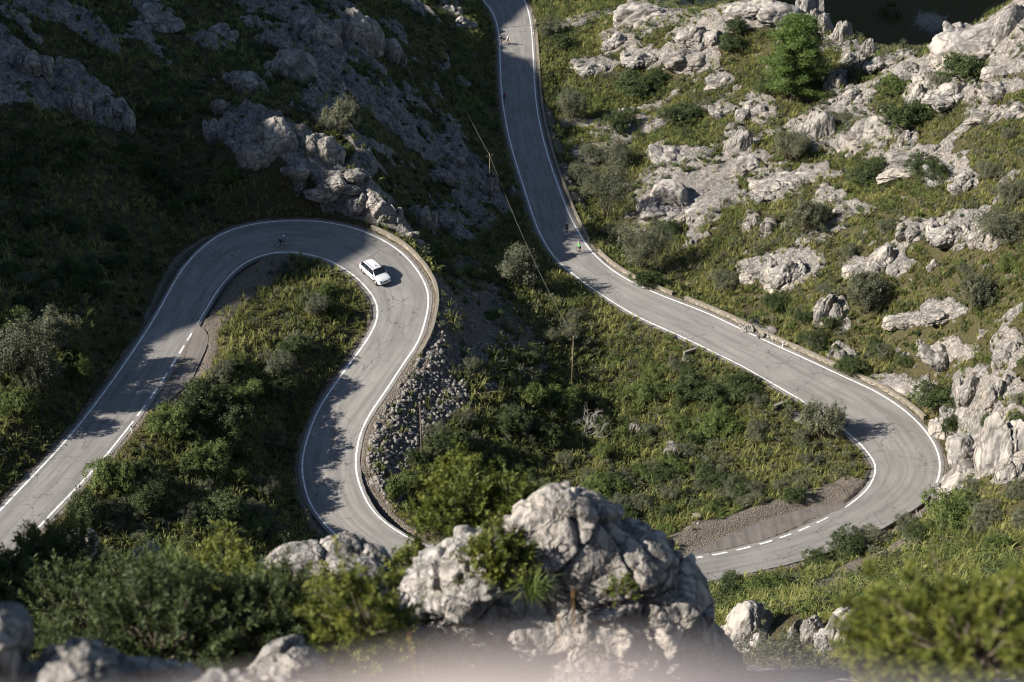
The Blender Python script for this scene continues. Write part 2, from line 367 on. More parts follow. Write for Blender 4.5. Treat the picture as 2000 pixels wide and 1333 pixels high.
# distance to the road and to the paved lay-bys
DR = np.full(Z.shape, 99.0); ZR = np.zeros(Z.shape)
def stamp(c, hw, rad=11.0):
    for k in range(len(c) - 1):
        a, b = c[k], c[k + 1]; m = (a + b) / 2; h = max(hw[k], hw[k + 1]) + rad
        i0, i1 = int((m[0] - h - X0) / GS), int((m[0] + h - X0) / GS) + 1; j0, j1 = int((m[1] - h - Y0) / GS), int((m[1] + h - Y0) / GS) + 1
        i0, j0 = max(i0, 0), max(j0, 0)
        if i0 >= NX or j0 >= NY: continue
        sx, sy = GX[j0:j1, i0:i1], GY[j0:j1, i0:i1]; d = b[:2] - a[:2]; L2 = d @ d + 1e-9
        t = np.clip(((sx - a[0]) * d[0] + (sy - a[1]) * d[1]) / L2, 0, 1)
        D = np.hypot(sx - a[0] - t * d[0], sy - a[1] - t * d[1]) - (hw[k] + t * (hw[k + 1] - hw[k]))
        mk = D < DR[j0:j1, i0:i1]
        DR[j0:j1, i0:i1] = np.where(mk, D, DR[j0:j1, i0:i1]); ZR[j0:j1, i0:i1] = np.where(mk, a[2] + t * (b[2] - a[2]), ZR[j0:j1, i0:i1])
stamp(cen[::2], wid[::2] / 2 + 0.2); stamp(eL[::2], np.full(len(eL[::2]), .55)); stamp(eR[::2], np.full(len(eR[::2]), .55))
DROAD = DR.copy()
LAY1 = [(385, 634), (399, 644), (407, 660), (404, 676), (397, 693), (388, 712), (380, 730), (371, 746), (352, 764), (330, 782), (296, 800), (287, 795), (309, 763), (341, 711), (359, 681), (375, 655)]
LAY2 = [(1655, 986), (1640, 982), (1600, 988), (1560, 997), (1520, 1008), (1480, 1022), (1440, 1038), (1400, 1056), (1372, 1070), (1340, 1086), (1352, 1092), (1398, 1084), (1433, 1077), (1467, 1069), (1502, 1059), (1536, 1047), (1568, 1035), (1598, 1022), (1624, 1008)]
def zl(pts, za, zb): return np.array([at_z(u, v, za + (zb - za) * k) for (u, v), k in pts])
l1 = zl([((384, 650), 0), ((384, 690), .4), ((362, 735), .8), ((310, 785), 1)], 4.8, 5.7); stamp(smooth(catmull(l1), 3), np.full(25, 1.3))
l2 = zl([((1640, 988), 0), ((1560, 1015), .3), ((1470, 1045), .65), ((1370, 1078), 1)], -7.3, -6.1); stamp(smooth(catmull(l2), 3), np.full(25, 2.3))
# the viewpoint's own steep knoll
ye = 21 - 9.5 * sstep(4.2, 8, GX) - 2 * sstep(25, 40, np.abs(GX))
kz = np.where(GY < ye, 98.1 - 1.0 * np.maximum(GY - 0.6, 0), 98.1 - 1.0 * (ye - .6) - 2.1 * (GY - ye))
kz = np.where(GY < 0.6, 98.25 + np.clip(-GY, 0, 4) * .02, kz) + 0.5 * fbm2(GX / 3, GY / 3, 4, 91) * (GY > 2.5) - 1.4 * sstep(20, 60, np.abs(GX))
knoll = kz > Z; ROADM = sstep(0.3, 5.0, DR)
# masks from the picture
U, V_, D_ = proj(np.stack([GX, GY, Z], -1))
def inpoly(u, v, poly):
    r = np.zeros(np.shape(u), bool); p = poly
    for i in range(len(p)):
        (xa, ya), (xb, yb) = p[i], p[i - 1]
        if ya == yb: continue
        r ^= ((ya > v) != (yb > v)) & (u < (xb - xa) * (v - ya) / (yb - ya) + xa)
    return r
ZMOUNT = [(-900, -700), (930, -700), (905, 30), (880, 130), (900, 260), (960, 330), (985, 420), (880, 500), (800, 470), (740, 445), (640, 425), (560, 330), (420, 330), (330, 260), (210, 250), (120, 215), (-900, 260)]
ZGREEN = [(210, 250), (330, 260), (420, 330), (480, 400), (380, 480), (280, 640), (190, 700), (-900, 900), (-900, 240), (120, 215)]
ZSCREE = [(845, 560), (900, 500), (960, 520), (1000, 600), (1060, 660), (1075, 720), (960, 770), (900, 800), (850, 830), (800, 900), (775, 1000), (760, 1020), (730, 985), (712, 940), (705, 890), (720, 840), (780, 750), (830, 690)]
ZSCREE2 = [(1052, 200), (1080, 230), (1100, 300), (1125, 360), (1150, 420), (1120, 420), (1095, 360), (1075, 290), (1060, 230)]
ZRIGHT = [(1060, -700), (3000, -700), (3000, 960), (1880, 940), (1840, 830), (1740, 750), (1500, 640), (1250, 530), (1160, 440), (1120, 330), (1080, 200), (1060, 100)]
fuzz = lambda s: 26 * fbm2(GX / 9, GY / 9, 3, s)
mount = inpoly(U + fuzz(1), V_ + fuzz(2), ZMOUNT); scree = inpoly(U + fuzz(3) * .5, V_ + fuzz(4) * .5, ZSCREE) | inpoly(U, V_, ZSCREE2)
right = inpoly(U, V_, ZRIGHT)
def blur(A, k):
    A = A.astype(float)
    for _ in range(k):
        A[1:-1] = (A[:-2] + 2 * A[1:-1] + A[2:]) / 4; A[:, 1:-1] = (A[:, :-2] + 2 * A[:, 1:-1] + A[:, 2:]) / 4
    return A
mountb = blur(mount, 8); screeb = blur(scree, 3)
# rock on the mountain: ribs and ledges of limestone running down to the right; on the sunlit slope: low beds along the strike
def turned(deg): c, n = math.cos(R(deg)), math.sin(R(deg)); return GX * c + GY * n, -GX * n + GY * c
ms, mt_ = turned(-48)
rb = fbm2(ms / 20, mt_ / 8, 4, 11)
rockm = mountb * sstep(-0.13, 0.06, rb + 0.30 * fbm2(GX / 3.2, GY / 3.2, 3, 12))
rs, rt_ = turned(24)
band = fbm2(rs / 24, rt_ / 6.5, 4, 21)
RK = [(1340, 365, 200, 120, 's'), (1300, 395, 110, 60, 's'), (1440, 275, 56, 58, 'f'), (1455, 312, 110, 52, 'b'), (1325, 303, 120, 34, 's'), (1590, 245, 84, 78, 'f'), (1692, 250, 122, 80, 'f'), (1765, 265, 50, 42, 'b'), (1632, 158, 44, 46, 'b'), (1668, 185, 60, 36, 'b'),
 (1475, 213, 78, 48, 'b'), (1413, 216, 60, 24, 's'), (1405, 156, 62, 30, 's'), (1375, 66, 104, 56, 'b'), (1350, 112, 116, 52, 'f'), (1490, 18, 150, 62, 'f'), (1275, 28, 150, 48, 'f'), (1575, 22, 70, 80, 'f'), (1210, 76, 72, 40, 'b'), (1165, 128, 84, 34, 'b'), (1260, 108, 90, 40, 'b'),
 (1510, 358, 96, 44, 's'), (1575, 342, 110, 30, 's'), (1800, 308, 160, 52, 's'), (1850, 330, 90, 56, 's'), (1885, 350, 60, 40, 'b'), (1620, 380, 62, 30, 'b'), (1665, 408, 74, 20, 's'), (1500, 385, 52, 24, 'b'), (1552, 520, 100, 66, 'b'), (1495, 524, 96, 34, 's'), (1530, 548, 70, 36, 's'),
 (1735, 500, 80, 60, 'b'), (1690, 520, 80, 36, 's'), (1780, 452, 62, 42, 'b'), (1870, 445, 110, 58, 'b'), (1925, 460, 60, 44, 'b'), (1612, 600, 46, 66, 'f'), (1638, 612, 40, 54, 'f'), (1470, 432, 40, 28, 'b'), (1365, 460, 40, 16, 'b'), (1500, 440, 32, 28, 'b'), (1845, 606, 84, 36, 's'), (1775, 628, 96, 20, 's'),
 (1850, 684, 110, 44, 's'), (1970, 680, 70, 60, 'b'), (1640, 692, 50, 40, 'b'), (1750, 750, 124, 44, 's'), (1905, 745, 64, 60, 'b'), (1960, 755, 70, 60, 'b'), (1925, 850, 150, 150, 's'), (1990, 830, 130, 180, 's'), (1870, 800, 90, 70, 's'), (1858, 942, 66, 48, 'b'), (1828, 962, 46, 26, 'b'), (1985, 905, 60, 70, 's'),
 (1935, 62, 190, 96, 's'), (1985, 30, 90, 70, 'f'), (1870, 176, 120, 52, 'b'), (1800, 178, 62, 48, 'b'), (1780, 135, 72, 44, 'f'), (1720, 122, 66, 30, 'b'), (1690, 96, 44, 46, 'f'), (1830, 128, 80, 46, 's'), (1962, 170, 90, 30, 's'), (1930, 222, 84, 26, 's'), (1990, 215, 60, 30, 'b'), (1965, 130, 80, 34, 's'),
 (1240, 836, 22, 20, 'b'), (1312, 884, 30, 36, 'b'), (1360, 1020, 22, 12, 'b'), (433, 214, 40, 36, 'b'), (430, 254, 64, 52, 'b'), (524, 282, 124, 92, 'f'), (632, 292, 84, 66, 'f'), (585, 345, 70, 40, 'b'), (650, 372, 110, 44, 'b'), (715, 398, 84, 50, 'b'), (760, 415, 60, 46, 'b'), (690, 345, 70, 36, 'b'), (820, 425, 70, 56, 'b'), (870, 445, 60, 40, 'b'),
 (150, 208, 62, 52, 'b'), (235, 222, 60, 56, 'b'), (60, 120, 90, 60, 'b'), (300, 40, 110, 70, 'b'), (430, 66, 70, 40, 'b'), (560, 130, 120, 80, 'f'), (690, 60, 120, 90, 'f'), (620, 60, 90, 60, 'f'), (480, 160, 90, 60, 'b'), (760, 100, 70, 60, 'b'), (240, 410, 18, 16, 'b'),
 (880, 300, 70, 40, 'b'), (855, 345, 60, 30, 'b'), (940, 360, 50, 40, 'b'), (900, 160, 40, 26, 'b'), (905, 45, 60, 30, 'b'), (880, 20, 50, 30, 'b'), (1000, 375, 30, 26, 'b'), (795, 460, 50, 20, 'b'), (1465, 640, 44, 30, 'b'), (1495, 655, 40, 24, 'b'), (1570, 812, 36, 34, 'b'), (738, 942, 36, 22, 'b'), (1640, 66, 50, 56, 'f'), (1662, 112, 44, 26, 'b'), (1745, 120, 66, 26, 'b'), (1604, 48, 60, 80, 'f'), (1850, 84, 80, 36, 's'), (1885, 52, 84, 44, 's'), (1770, 108, 40, 26, 'b')]
el_ = np.zeros(Z.shape); wob = .55 * fbm2(GX / 2.4, GY / 2.4, 4, 23)
for (a_, b_, w_, h_, k_) in RK:
    if a_ < 1100: continue
    e2 = np.hypot((U - a_) / (.58 * w_), (V_ - b_ - .1 * h_) / (.60 * h_)) + wob
    el_ = np.maximum(el_, sstep(1.12, .78, e2) if False else 1 - sstep(.78, 1.12, e2))
rockr = np.clip(np.maximum(el_, blur(right, 4) * sstep(0.23, 0.33, band + 0.22 * fbm2(GX / 2.2, GY / 2.2, 4, 22))), 0, 1)
ROCK = np.clip(np.maximum(rockm, rockr), 0, 1) * sstep(0.5, 2.5, DR)
ROCK = np.where(knoll, 0.75, ROCK)
ribs = ridge2(ms / 8.5, mt_ / 2.6, 5, 31, 0.62); blk = ridge2(GX / 2.4, GY / 2.4, 4, 37, 0.62)
led = ridge2(rs / 9, rt_ / 2.3, 5, 32, 0.6); led = led + .35 * np.round(led * 3) / 3
Z = Z + rockm * (1.5 * (ribs + .1) + 0.9 * blk + 0.3) + rockr * (0.42 + 0.70 * led + 0.38 * blk)
Z = Z + (1 - np.maximum(rockm, rockr)) * (0.35 * fbm2(GX / 6, GY / 6, 4, 41) + 0.16 * fbm2(GX / 1.6, GY / 1.6, 3, 42)) * (1 - .4 * screeb)
Zb = Z.copy()
rw = sstep(0.8, 4.6, DR + 0.7 * fbm2(GX / 3, GY / 3, 3, 45))
Z = np.where(DROAD < -0.38, ZR - 0.7, np.where(DR < -0.12, ZR - np.where(DROAD < .1, .05, .24), (ZR - 0.03) * (1 - rw) + Zb * rw))
Z = np.where(knoll, kz, Z)
VERGE = np.clip(1 - DR / 1.6, 0, 1); GRAV = np.clip(np.maximum(screeb * sstep(-.30, .12, fbm2(GX / 4.5, GY / 4.5, 4, 48)), 1.0 * (1 - sstep(-.05, .6, DR + .4 * fbm2(GX / 1.5, GY / 1.5, 3, 47)))), 0, 1)
lay = inpoly(U, V_, [(395, 560), (430, 560), (520, 500), (560, 495), (570, 520), (520, 560), (430, 640), (415, 730), (380, 760), (360, 770), (395, 690), (405, 655)]) | inpoly(U, V_, [(1310, 1050), (1400, 1028), (1500, 1000), (1560, 980), (1640, 945), (1680, 955), (1700, 960), (1650, 990), (1500, 1020), (1350, 1085), (1310, 1080)])
lay |= inpoly(U, V_, [(1575, 1160), (1640, 1110), (1690, 1078), (1770, 1048), (1810, 1056), (1700, 1097), (1640, 1137), (1600, 1166)])
GRAV = np.maximum(GRAV, blur(lay, 3))

# ------------------------------------------------------------------ the off-frame mountainside whose ridge shades the slope
def ground(x, y): return bil(Z, np.asarray(x, float), np.asarray(y, float), X0, Y0, GS)
def pick(u, v, dmin=28.0, dmax=520):
    """first hit of the sight line through pixel (u, v) with the terrain"""
    u = np.atleast_1d(np.asarray(u, float)); v = np.atleast_1d(np.asarray(v, float)); dx, dy, dz = ray(u, v)
    ts = np.arange(dmin, dmax, 0.6); hit = np.full(len(u), np.nan)
    for i in range(len(u)):
        zz = CAMZ + dz[i] * ts; g = ground(dx[i] * ts, dy[i] * ts); k = np.argmax(zz < g)
        if zz[k] < g[k]:
            a = ts[max(k - 1, 0)]; b = ts[k]
            for _ in range(12):
                m = (a + b) / 2
                if CAMZ + dz[i] * m < ground(dx[i] * m, dy[i] * m): b = m
                else: a = m
            hit[i] = b
    return np.stack([dx * hit, dy * hit, CAMZ + dz * hit], -1)
XR = -150.0
SHB = [(870, 30), (930, 80), (1052, 118), (1090, 230), (1105, 330), (1112, 412), (722, 492), (640, 545), (565, 560), (450, 618), (385, 642), (252, 699), (120, 735), (0, 760)]
pb = pick([a for a, b in SHB], [b for a, b in SHB])
tt = (pb[:, 0] - XR) / LX; ry_ = pb[:, 1] - tt * LY; rz_ = pb[:, 2] - tt * LZ + np.array([0, 0, .4, .8, .8, .8, .5] + [0] * 7)
# ------------------------------------------------------------------ ground, ridge, far valley
def grid_faces(nx, ny):
    i = np.arange(nx * ny).reshape(ny, nx)
    return np.stack([i[:-1, :-1].ravel(), i[:-1, 1:].ravel(), i[1:, 1:].ravel(), i[1:, :-1].ravel()], 1)
m, nt, b, o = mat('hillside_ground'); g = G(nt); P = g.pos()
rc, rh = rock_color(g, P, 1.0)
n1 = g.noise(P, 0.25, 5); n2 = g.noise(P, 2.2, 5, 0.65); n3 = g.voro(P, 5.5); n4 = g.noise(P, 12, 4, 0.7)
n5 = g.noise(P, 4.5, 6, 0.72)
soil = g.ramp(n5, [(0.3, (0.022, 0.021, 0.011)), (0.52, (0.062, 0.054, 0.028)), (0.75, (0.15, 0.125, 0.075))])
soil = g.mix(g.ramp(n1, [(0.45, 0.0), (0.7, 0.55)]), soil, (0.046, 0.052, 0.020))
grav = g.ramp(n3, [(0.0, (0.27, 0.25, 0.225)), (0.35, (0.17, 0.152, 0.130)), (0.62, (0.085, 0.073, 0.06))])
grav = g.mix(g.ramp(n2, [(0.45, 0.0), (0.7, 0.6)]), grav, (0.16, 0.12, 0.085))
gf = g.ramp(g.math('ADD', g.attr('gravel'), g.math('MULTIPLY', g.math('SUBTRACT', n2, 0.5), 0.7)), [(0.35, 0.0), (0.6, 1.0)])
rf = g.ramp(g.math('ADD', g.attr('rock'), g.math('MULTIPLY', g.math('SUBTRACT', n2, 0.5), 0.9)), [(0.38, 0.0), (0.52, 1.0)])
col = g.mix(rf, g.mix(gf, soil, grav), rc); g.l(col, b.inputs['Base Color']); b.inputs['Roughness'].default_value = 0.95; b.inputs['Specular IOR Level'].default_value = 0.1
hh = g.math('ADD', g.math('MULTIPLY', rh, g.math('ADD', g.math('MULTIPLY', rf, 0.8), 0.1)), g.math('ADD', g.math('MULTIPLY', n4, 0.25), g.math('MULTIPLY', n3, -0.35)))
g.l(g.bump(hh, 0.9, 0.4), b.inputs['Normal']); M['ground'] = m
gV = np.stack([GX, GY, Z], -1).reshape(-1, 3)
ground_o = tag(link('hillside_ground', new_mesh('hillside_ground', gV, grid_faces(NX, NY), M['ground'], True, {'rock': ROCK.ravel(), 'gravel': GRAV.ravel()})), 'rocky scrub covered hillside the road winds across', kind='structure')

py = np.r_[-70, -20, 30, 60, 80, 95]; pz = np.r_[0, 5, 12, 28, 44, 62]
o_ = np.argsort(ry_); keep = [o_[0]]
for k in o_[1:]:
    if ry_[k] - ry_[keep[-1]] > 1.0: keep.append(k)
py = np.r_[py, ry_[keep], 285, 320, 360, 420, 520]; pz = np.r_[pz, rz_[keep], 95, 190, 250, 260, 240]
RIDGE_X = np.arange(-330, -84, 2.5); RIDGE_Y = np.arange(-70, 520, 2.0)
RX, RY = np.meshgrid(RIDGE_X, RIDGE_Y); CR = np.interp(RY, py, pz) + 1.0 * fbm2(RY / 5, RY * 0 + 3.3, 4, 61) * 1.6
RZ = CR - np.where(RX > XR, 1.25 * (RX - XR), 0.55 * (XR - RX))
RZ = RZ + 2.2 * np.clip(np.abs(RX - XR) / 12, 0, 1) * ridge2(RX / 12, RY / 12, 5, 62)
RZ = np.maximum(RZ, -60)
tag(link('mountain', new_mesh('mountain', np.stack([RX, RY, RZ], -1).reshape(-1, 3), grid_faces(len(RIDGE_X), len(RIDGE_Y)), M['ground'], True, {'rock': np.full(RX.size, .6), 'gravel': np.zeros(RX.size)})), 'high rocky mountainside left of the bends that shades the slope', kind='structure')
FX, FY = np.meshgrid(np.arange(-200, 420, 4.0), np.arange(332, 760, 4.0))
FZ = -78 + 0.62 * np.maximum(FY - 430, 0) + 6 * fbm2(FX / 40, FY / 40, 5, 71) + 2.2 * ridge2(FX / 9, FY / 14, 4, 72) + 0.10 * np.abs(FX - 120)
FZ = FZ - 25 * (1 - sstep(332, 350, FY))
FR = sstep(0.05, 0.25, fbm2(FX / 22, FY / 16, 4, 73))
tag(link('far_valley', new_mesh('far_valley', np.stack([FX, FY, FZ], -1).reshape(-1, 3), grid_faces(FX.shape[1], FX.shape[0]), M['ground'], True, {'rock': FR.ravel() * .62, 'gravel': np.zeros(FX.size)})), 'deep shaded valley side beyond the rocky saddle', kind='structure')

# ------------------------------------------------------------------ road, markings
def asphalt(name, base, var, patch):
    m, nt, b, o = mat(name); g = G(nt); P = g.pos(); uv = g.n('UVMap').outputs[0]
    a = g.noise(P, 0.22, 4, 0.6); c = g.noise(P, 1.3, 6, 0.65); f = g.noise(P, 22, 4, 0.7)
    tr = g.noise(uv, 1.0, 4, 0.55, 0.15, stretch=(9.0, 0.11, 1.0))
    col = g.ramp(a, [(0.3, [x * (1 - var) for x in base]), (0.7, [x * (1 + var) for x in base])])
    col = g.mix(g.ramp(tr, [(0.36, 0.7), (0.54, 0.0)]), col, [x * 0.62 for x in base])
    col = g.mix(g.ramp(tr, [(0.56, 0.0), (0.72, 0.4)]), col, [min(1, x * 1.25) for x in base])
    col = g.mix(g.ramp(c, [(0.54, 0.0), (0.68, 0.6)]), col, patch)
    col = g.mix(g.ramp(f, [(0.35, 0.35), (0.6, 0.0)]), col, [x * 0.6 for x in base])
    sp = g.n('SeparateXYZ'); g.l(uv, sp.inputs[0])          # worn wheel tracks run along the lane, darker seams between
    wob = g.math('ADD', sp.outputs[0], g.math('MULTIPLY', g.math('SUBTRACT', g.noise(P, 0.12, 2), 0.5), 0.10))
    trk = g.math('ABSOLUTE', g.math('SINE', g.math('MULTIPLY', wob, 12.566)))
    col = g.mix(g.math('MULTIPLY', g.ramp(trk, [(0.0, 1.0), (0.35, 0.0)]), g.ramp(g.noise(P, 0.3, 4), [(0.35, 0.1), (0.62, 0.5)])), col, [x * 0.6 for x in base])
    vv = g.n('VectorMath', operation='ADD'); nz = g.n('TexNoise'); nz.inputs['Scale'].default_value = 0.6; nz.inputs['Detail'].default_value = 6; g.l(P, nz.inputs['Vector'])
    sc = g.n('VectorMath', operation='SCALE'); g.l(nz.outputs['Color'], sc.inputs[0]); sc.inputs['Scale'].default_value = 3.2; g.l(P, vv.inputs[0]); g.l(sc.outputs[0], vv.inputs[1])
    e = g.voro(vv.outputs[0], 0.27, 'DISTANCE_TO_EDGE'); cr = g.ramp(e, [(0.0, 1.0), (0.016, 0.0)])
    cr = g.math('MULTIPLY', cr, g.ramp(g.noise(P, 0.16, 4, 0.6), [(0.46, 0.0), (0.58, 0.85)]))
    col = g.mix(cr, col, (0.035, 0.033, 0.031))
    g.l(col, b.inputs['Base Color']); b.inputs['Roughness'].default_value = 0.88; b.inputs['Specular IOR Level'].default_value = 0.2
    g.l(g.bump(f, 0.4, 0.02), b.inputs['Normal']); return m
M['asphalt'] = asphalt('asphalt', (0.205, 0.196, 0.186), 0.13, (0.155, 0.146, 0.137))
M['layby'] = asphalt('brown_asphalt', (0.145, 0.130, 0.119), 0.2, (0.185, 0.168, 0.155))
m, nt, b, o = mat('road_paint'); g = G(nt); P = g.pos()
wear = g.ramp(g.noise(P, 3.5, 6, 0.7), [(0.42, 0.9), (0.55, 0.0)])
g.l(g.mix(wear, (0.74, 0.735, 0.72), (0.36, 0.35, 0.34)), b.inputs['Base Color']); b.inputs['Roughness'].default_value = 0.7; M['paint'] = m
def strip(name, A, B, matl, parent=None, lift=0.0, uv=None, seg=1, crown=0.0):
    n = len(A); k = seg + 1; w = np.linspace(0, 1, k)
    V = A[:, None] * (1 - w)[None, :, None] + B[:, None] * w[None, :, None]; V[:, :, 2] += lift + crown * (1 - (2 * w - 1) ** 2)[None]
    F = grid_faces(k, n)[:, ::-1]; me = new_mesh(name, V.reshape(-1, 3), F, matl)
    if uv is not None:
        lay = me.uv_layers.new(name='UVMap'); u = np.tile(w, n); v = np.repeat(uv, k)
        lay.data.foreach_set('uv', np.stack([u, v], 1)[F.ravel()].astype(np.float32).ravel())
    return link(name, me, parent)
SH = 0.38
rough_l = 0.14 * fbm2(arc / 1.1, arc * 0 + .5, 4, 81); rough_r = 0.14 * fbm2(arc / 1.1, arc * 0 + .5, 4, 82)
A_ = eL - wn * (SH + rough_l)[:, None]; B_ = eR + wn * (SH + rough_r)[:, None]
road = tag(strip('road', A_, B_, M['asphalt'], uv=arc, seg=8, crown=0.02), 'pale grey asphalt mountain road winding through three bends', kind='structure')
for side, E, sg, rg in (('l', A_, 1, rough_l), ('r', B_, -1, rough_r)):   # the broken outer edge of the tarmac has thickness
    lo = E.copy(); lo[:, 2] -= 0.3; lo[:, :2] -= sg * wn[:, :2] * 0.06
    strip('road_edge', *( (lo, E) if sg > 0 else (E, lo)), M['asphalt'], road, uv=arc, seg=1)
def line(E, sg, i0, i1, name='edge_line', w=0.22):
    s = slice(i0, i1 + 1); a = E[s] + sg * wn[s] * 0.02; c = E[s] + sg * wn[s] * (0.02 + w)
    strip(name, *( (a, c) if sg > 0 else (c, a)), M['paint'], road, lift=0.016)
def st(i): return i * SUB
def dashes(E, sg, i0, i1, per=(1.9, 3.3)):
    a = arc[i0]
    while a < arc[i1] - per[0]:
        j = np.linspace(a, a + per[0], 5); Q = np.stack([np.interp(j, arc, E[:, k]) for k in range(3)], 1); N = np.stack([np.interp(j, arc, wn[:, k]) for k in range(3)], 1)
        x, y = Q + sg * N * 0.02, Q + sg * N * 0.26
        strip('lane_dash', *((x, y) if sg > 0 else (y, x)), M['paint'], road, lift=0.016); a += per[1]
line(eL, 1, 0, st(33)); line(eL, 1, st(40) + 5, len(eL) - 1)
line(eR, -1, 0, st(3) + 4); line(eR, -1, st(6) + 3, st(34)); line(eR, -1, st(43) - 2, len(eL) - 1)
dashes(eR, -1, st(3) + 5, st(6) + 3, (2.1, 3.4)); dashes(eL, 1, st(34), st(40) + 4, (1.9, 3.2))
# paved lay-bys beside the two dashed stretches
def sheet(name, pts, za, zb, axis, matl, label, dz=0.0):
    P2 = np.array([at_z(u, v, za) for u, v in pts]); f = np.array([axis(u, v) for u, v in pts])
    P2 = np.array([at_z(u, v, za + (zb - za) * k) for (u, v), k in zip(pts, f)]); P2[:, 2] += dz
    P2 = catmull(np.r_[P2, P2[:1]], 4)[:-1]; c = P2.mean(0); n = len(P2)
    lo = P2.copy(); lo[:, 2] -= 0.35; V = np.r_[P2, lo]
    import mathutils
    tri = mathutils.geometry.tessellate_polygon([[Vector(p) for p in P2]])
    T = np.array(tri); nrm = np.cross(P2[T[:, 1]] - P2[T[:, 0]], P2[T[:, 2]] - P2[T[:, 0]]); T = np.where((nrm[:, 2] < 0)[:, None], T[:, ::-1], T)
    Q = np.array([[i, (i + 1) % n, n + (i + 1) % n, n + i] for i in range(n)])
    me = new_mesh(name, V, [T, Q], matl, False); lay = me.uv_layers.new(name='UVMap'); co = V[:, :2] / 7
    idx = np.zeros(len(me.loops), np.int32); me.loops.foreach_get('vertex_index', idx); lay.data.foreach_set('uv', co[idx].astype(np.float32).ravel())
    return tag(link(name, me), label, kind='structure')
sheet('lay_by', LAY1, 4.8, 5.75, lambda u, v: np.clip((v - 634) / 166, 0, 1), M['layby'], 'brownish paved lay-by with a broken edge on the inside of the left road', -0.03)
sheet('lay_by', LAY2, -7.35, -6.05, lambda u, v: np.clip((1655 - u) / 310, 0, 1), M['layby'], 'brown stained paved lay-by along the dashed line of the right bend', -0.03)
# ------------------------------------------------------------------ rocks
def ico(n):
    import bmesh
    bm = bmesh.new(); bmesh.ops.create_icosphere(bm, subdivisions=n, radius=1.0)
    V = np.array([v.co[:] for v in bm.verts]); F = np.array([[v.index for v in f.verts] for f in bm.faces]); bm.free(); return V, F
ICO5 = ico(5); ICO3 = ico(3); ICO1 = ico(2)
def facet(N, r, k=13, p=9):
    """convex many-faced block as a radius per direction"""
    m_ = r.normal(size=(k, 3)); m_ /= np.linalg.norm(m_, axis=1)[:, None]; h = r.uniform(.62, 1.0, k)
    return (np.maximum(N @ m_.T, 0) / h) ** p
def rock_shape(kind, seed):
    r = np.random.default_rng(seed * 13 + 5); V0, F0 = ICO5; Vs, Fs = [], []
    nb = {'block': 6, 'flute': 4, 'slab': 4}[kind]
    for i in range(nb):
        off = r.uniform(-50, 50, 3); N = V0; s = seed * 31 + i * 3
        rad = (facet(N, r, 12, 16).sum(1) + .02) ** (-1 / 16.0)
        w = .16 * np.stack([fbm3(N * 2.2 + off + q * 9, 3, s + q) for q in range(3)], 1)
        f1, f2, c, tl = voro3((N + w) * 2.6 + off, s)
        rad = rad * (1 + .10 * fbm3(N * 1.6 + off, 3, s)) + .10 * tl - .07 * (1 - sstep(0, .12, f2 - f1)) + .05 * ridge3(N * 3.2 + off, 4, s) + .025 * fbm3(N * 11 + off, 3, s + 2)
        if kind == 'flute':
            q = (N + w * .8) * np.array([1, 1, .22]); rad += .10 * ridge3(q * 5.2 + off, 3, s + 3, .55)
        a = (i + .5) / nb * 2 - 1
        S_ = {'block': np.array([.42, .5, .5]) * r.uniform(.65, 1.25, 3), 'flute': np.array([.55, .6, .62]) * r.uniform(.75, 1.2, 3), 'slab': np.array([.62, .7, .34]) * r.uniform(.8, 1.2, 3)}[kind]
        C_ = np.array([a * (.72 if kind != 'flute' else .5) + r.normal(0, .08), r.normal(0, .25), r.uniform(-.15, .15) * (1 if kind != 'flute' else .6) - .3 * abs(a)])
        A = Matrix.Rotation(r.normal(0, .35), 3, 'Z') @ Matrix.Rotation(r.normal(0, .22), 3, 'Y') @ Matrix.Rotation(r.normal(0, .2), 3, 'X')
        Vs.append((V0 * rad[:, None] * S_) @ np.array(A).T + C_); Fs.append(F0 + i * len(V0))
    V = np.concatenate(Vs); V -= (V.max(0) + V.min(0)) / 2; return V / np.abs(V).max(0), np.concatenate(Fs)
ROCKS = {k: [new_mesh('rock_' + k, *rock_shape(k, i + 1 + 10 * j), M['rock']) for i in range(4)] for j, k in enumerate(('block', 'flute', 'slab'))}
REG = []     # things still waiting for a label: (object, u, v, apparent width, look, category)
def put_rock(u, v, w, h, kind, i=None, name='rock_outcrop'):
    q = pick([u], [v + 0.22 * h])[0]
    if np.isnan(q[0]): return None
    d = proj(q)[2]; Wm = w * d / FPX; Am = h * d / FPX
    L = Wm * {'s': 0.75, 'b': 0.6, 'f': 0.5}[kind]; L = min(L, Am * 1.3)
    H = np.clip((Am - 0.36 * L) / 0.83, 0.28 * Wm, 1.3 * Wm)
    me = ROCKS[{'s': 'slab', 'b': 'block', 'f': 'flute'}[kind]][random.randrange(4) if i is None else i]
    ob = link(name, me); ob.location = (q[0], q[1] + 0.1 * L, ground(q[0], q[1] + .1 * L) - ({'s': .42, 'b': .22, 'f': .15}[kind] if u > 1100 else .02) * H); ob.scale = (Wm * .52, L * .56, H * .82)
    a = random.uniform(-.25, .25) + (math.pi if random.random() < .5 else 0); ob.rotation_euler = (random.uniform(-.08, .08), random.uniform(-.1, .1), a)
    return ob
BIGR = []
for u, v, w, h, k in RK:
    ob = put_rock(u, v, w, h, k)
    if ob: BIGR.append(ob); REG.append((ob, u, v, w, {'b': 'cracked grey', 'f': 'fluted grey', 's': 'pale smooth'}[k] + (' boulder' if max(w, h) < 45 else ' rock outcrop'), 'rock'))
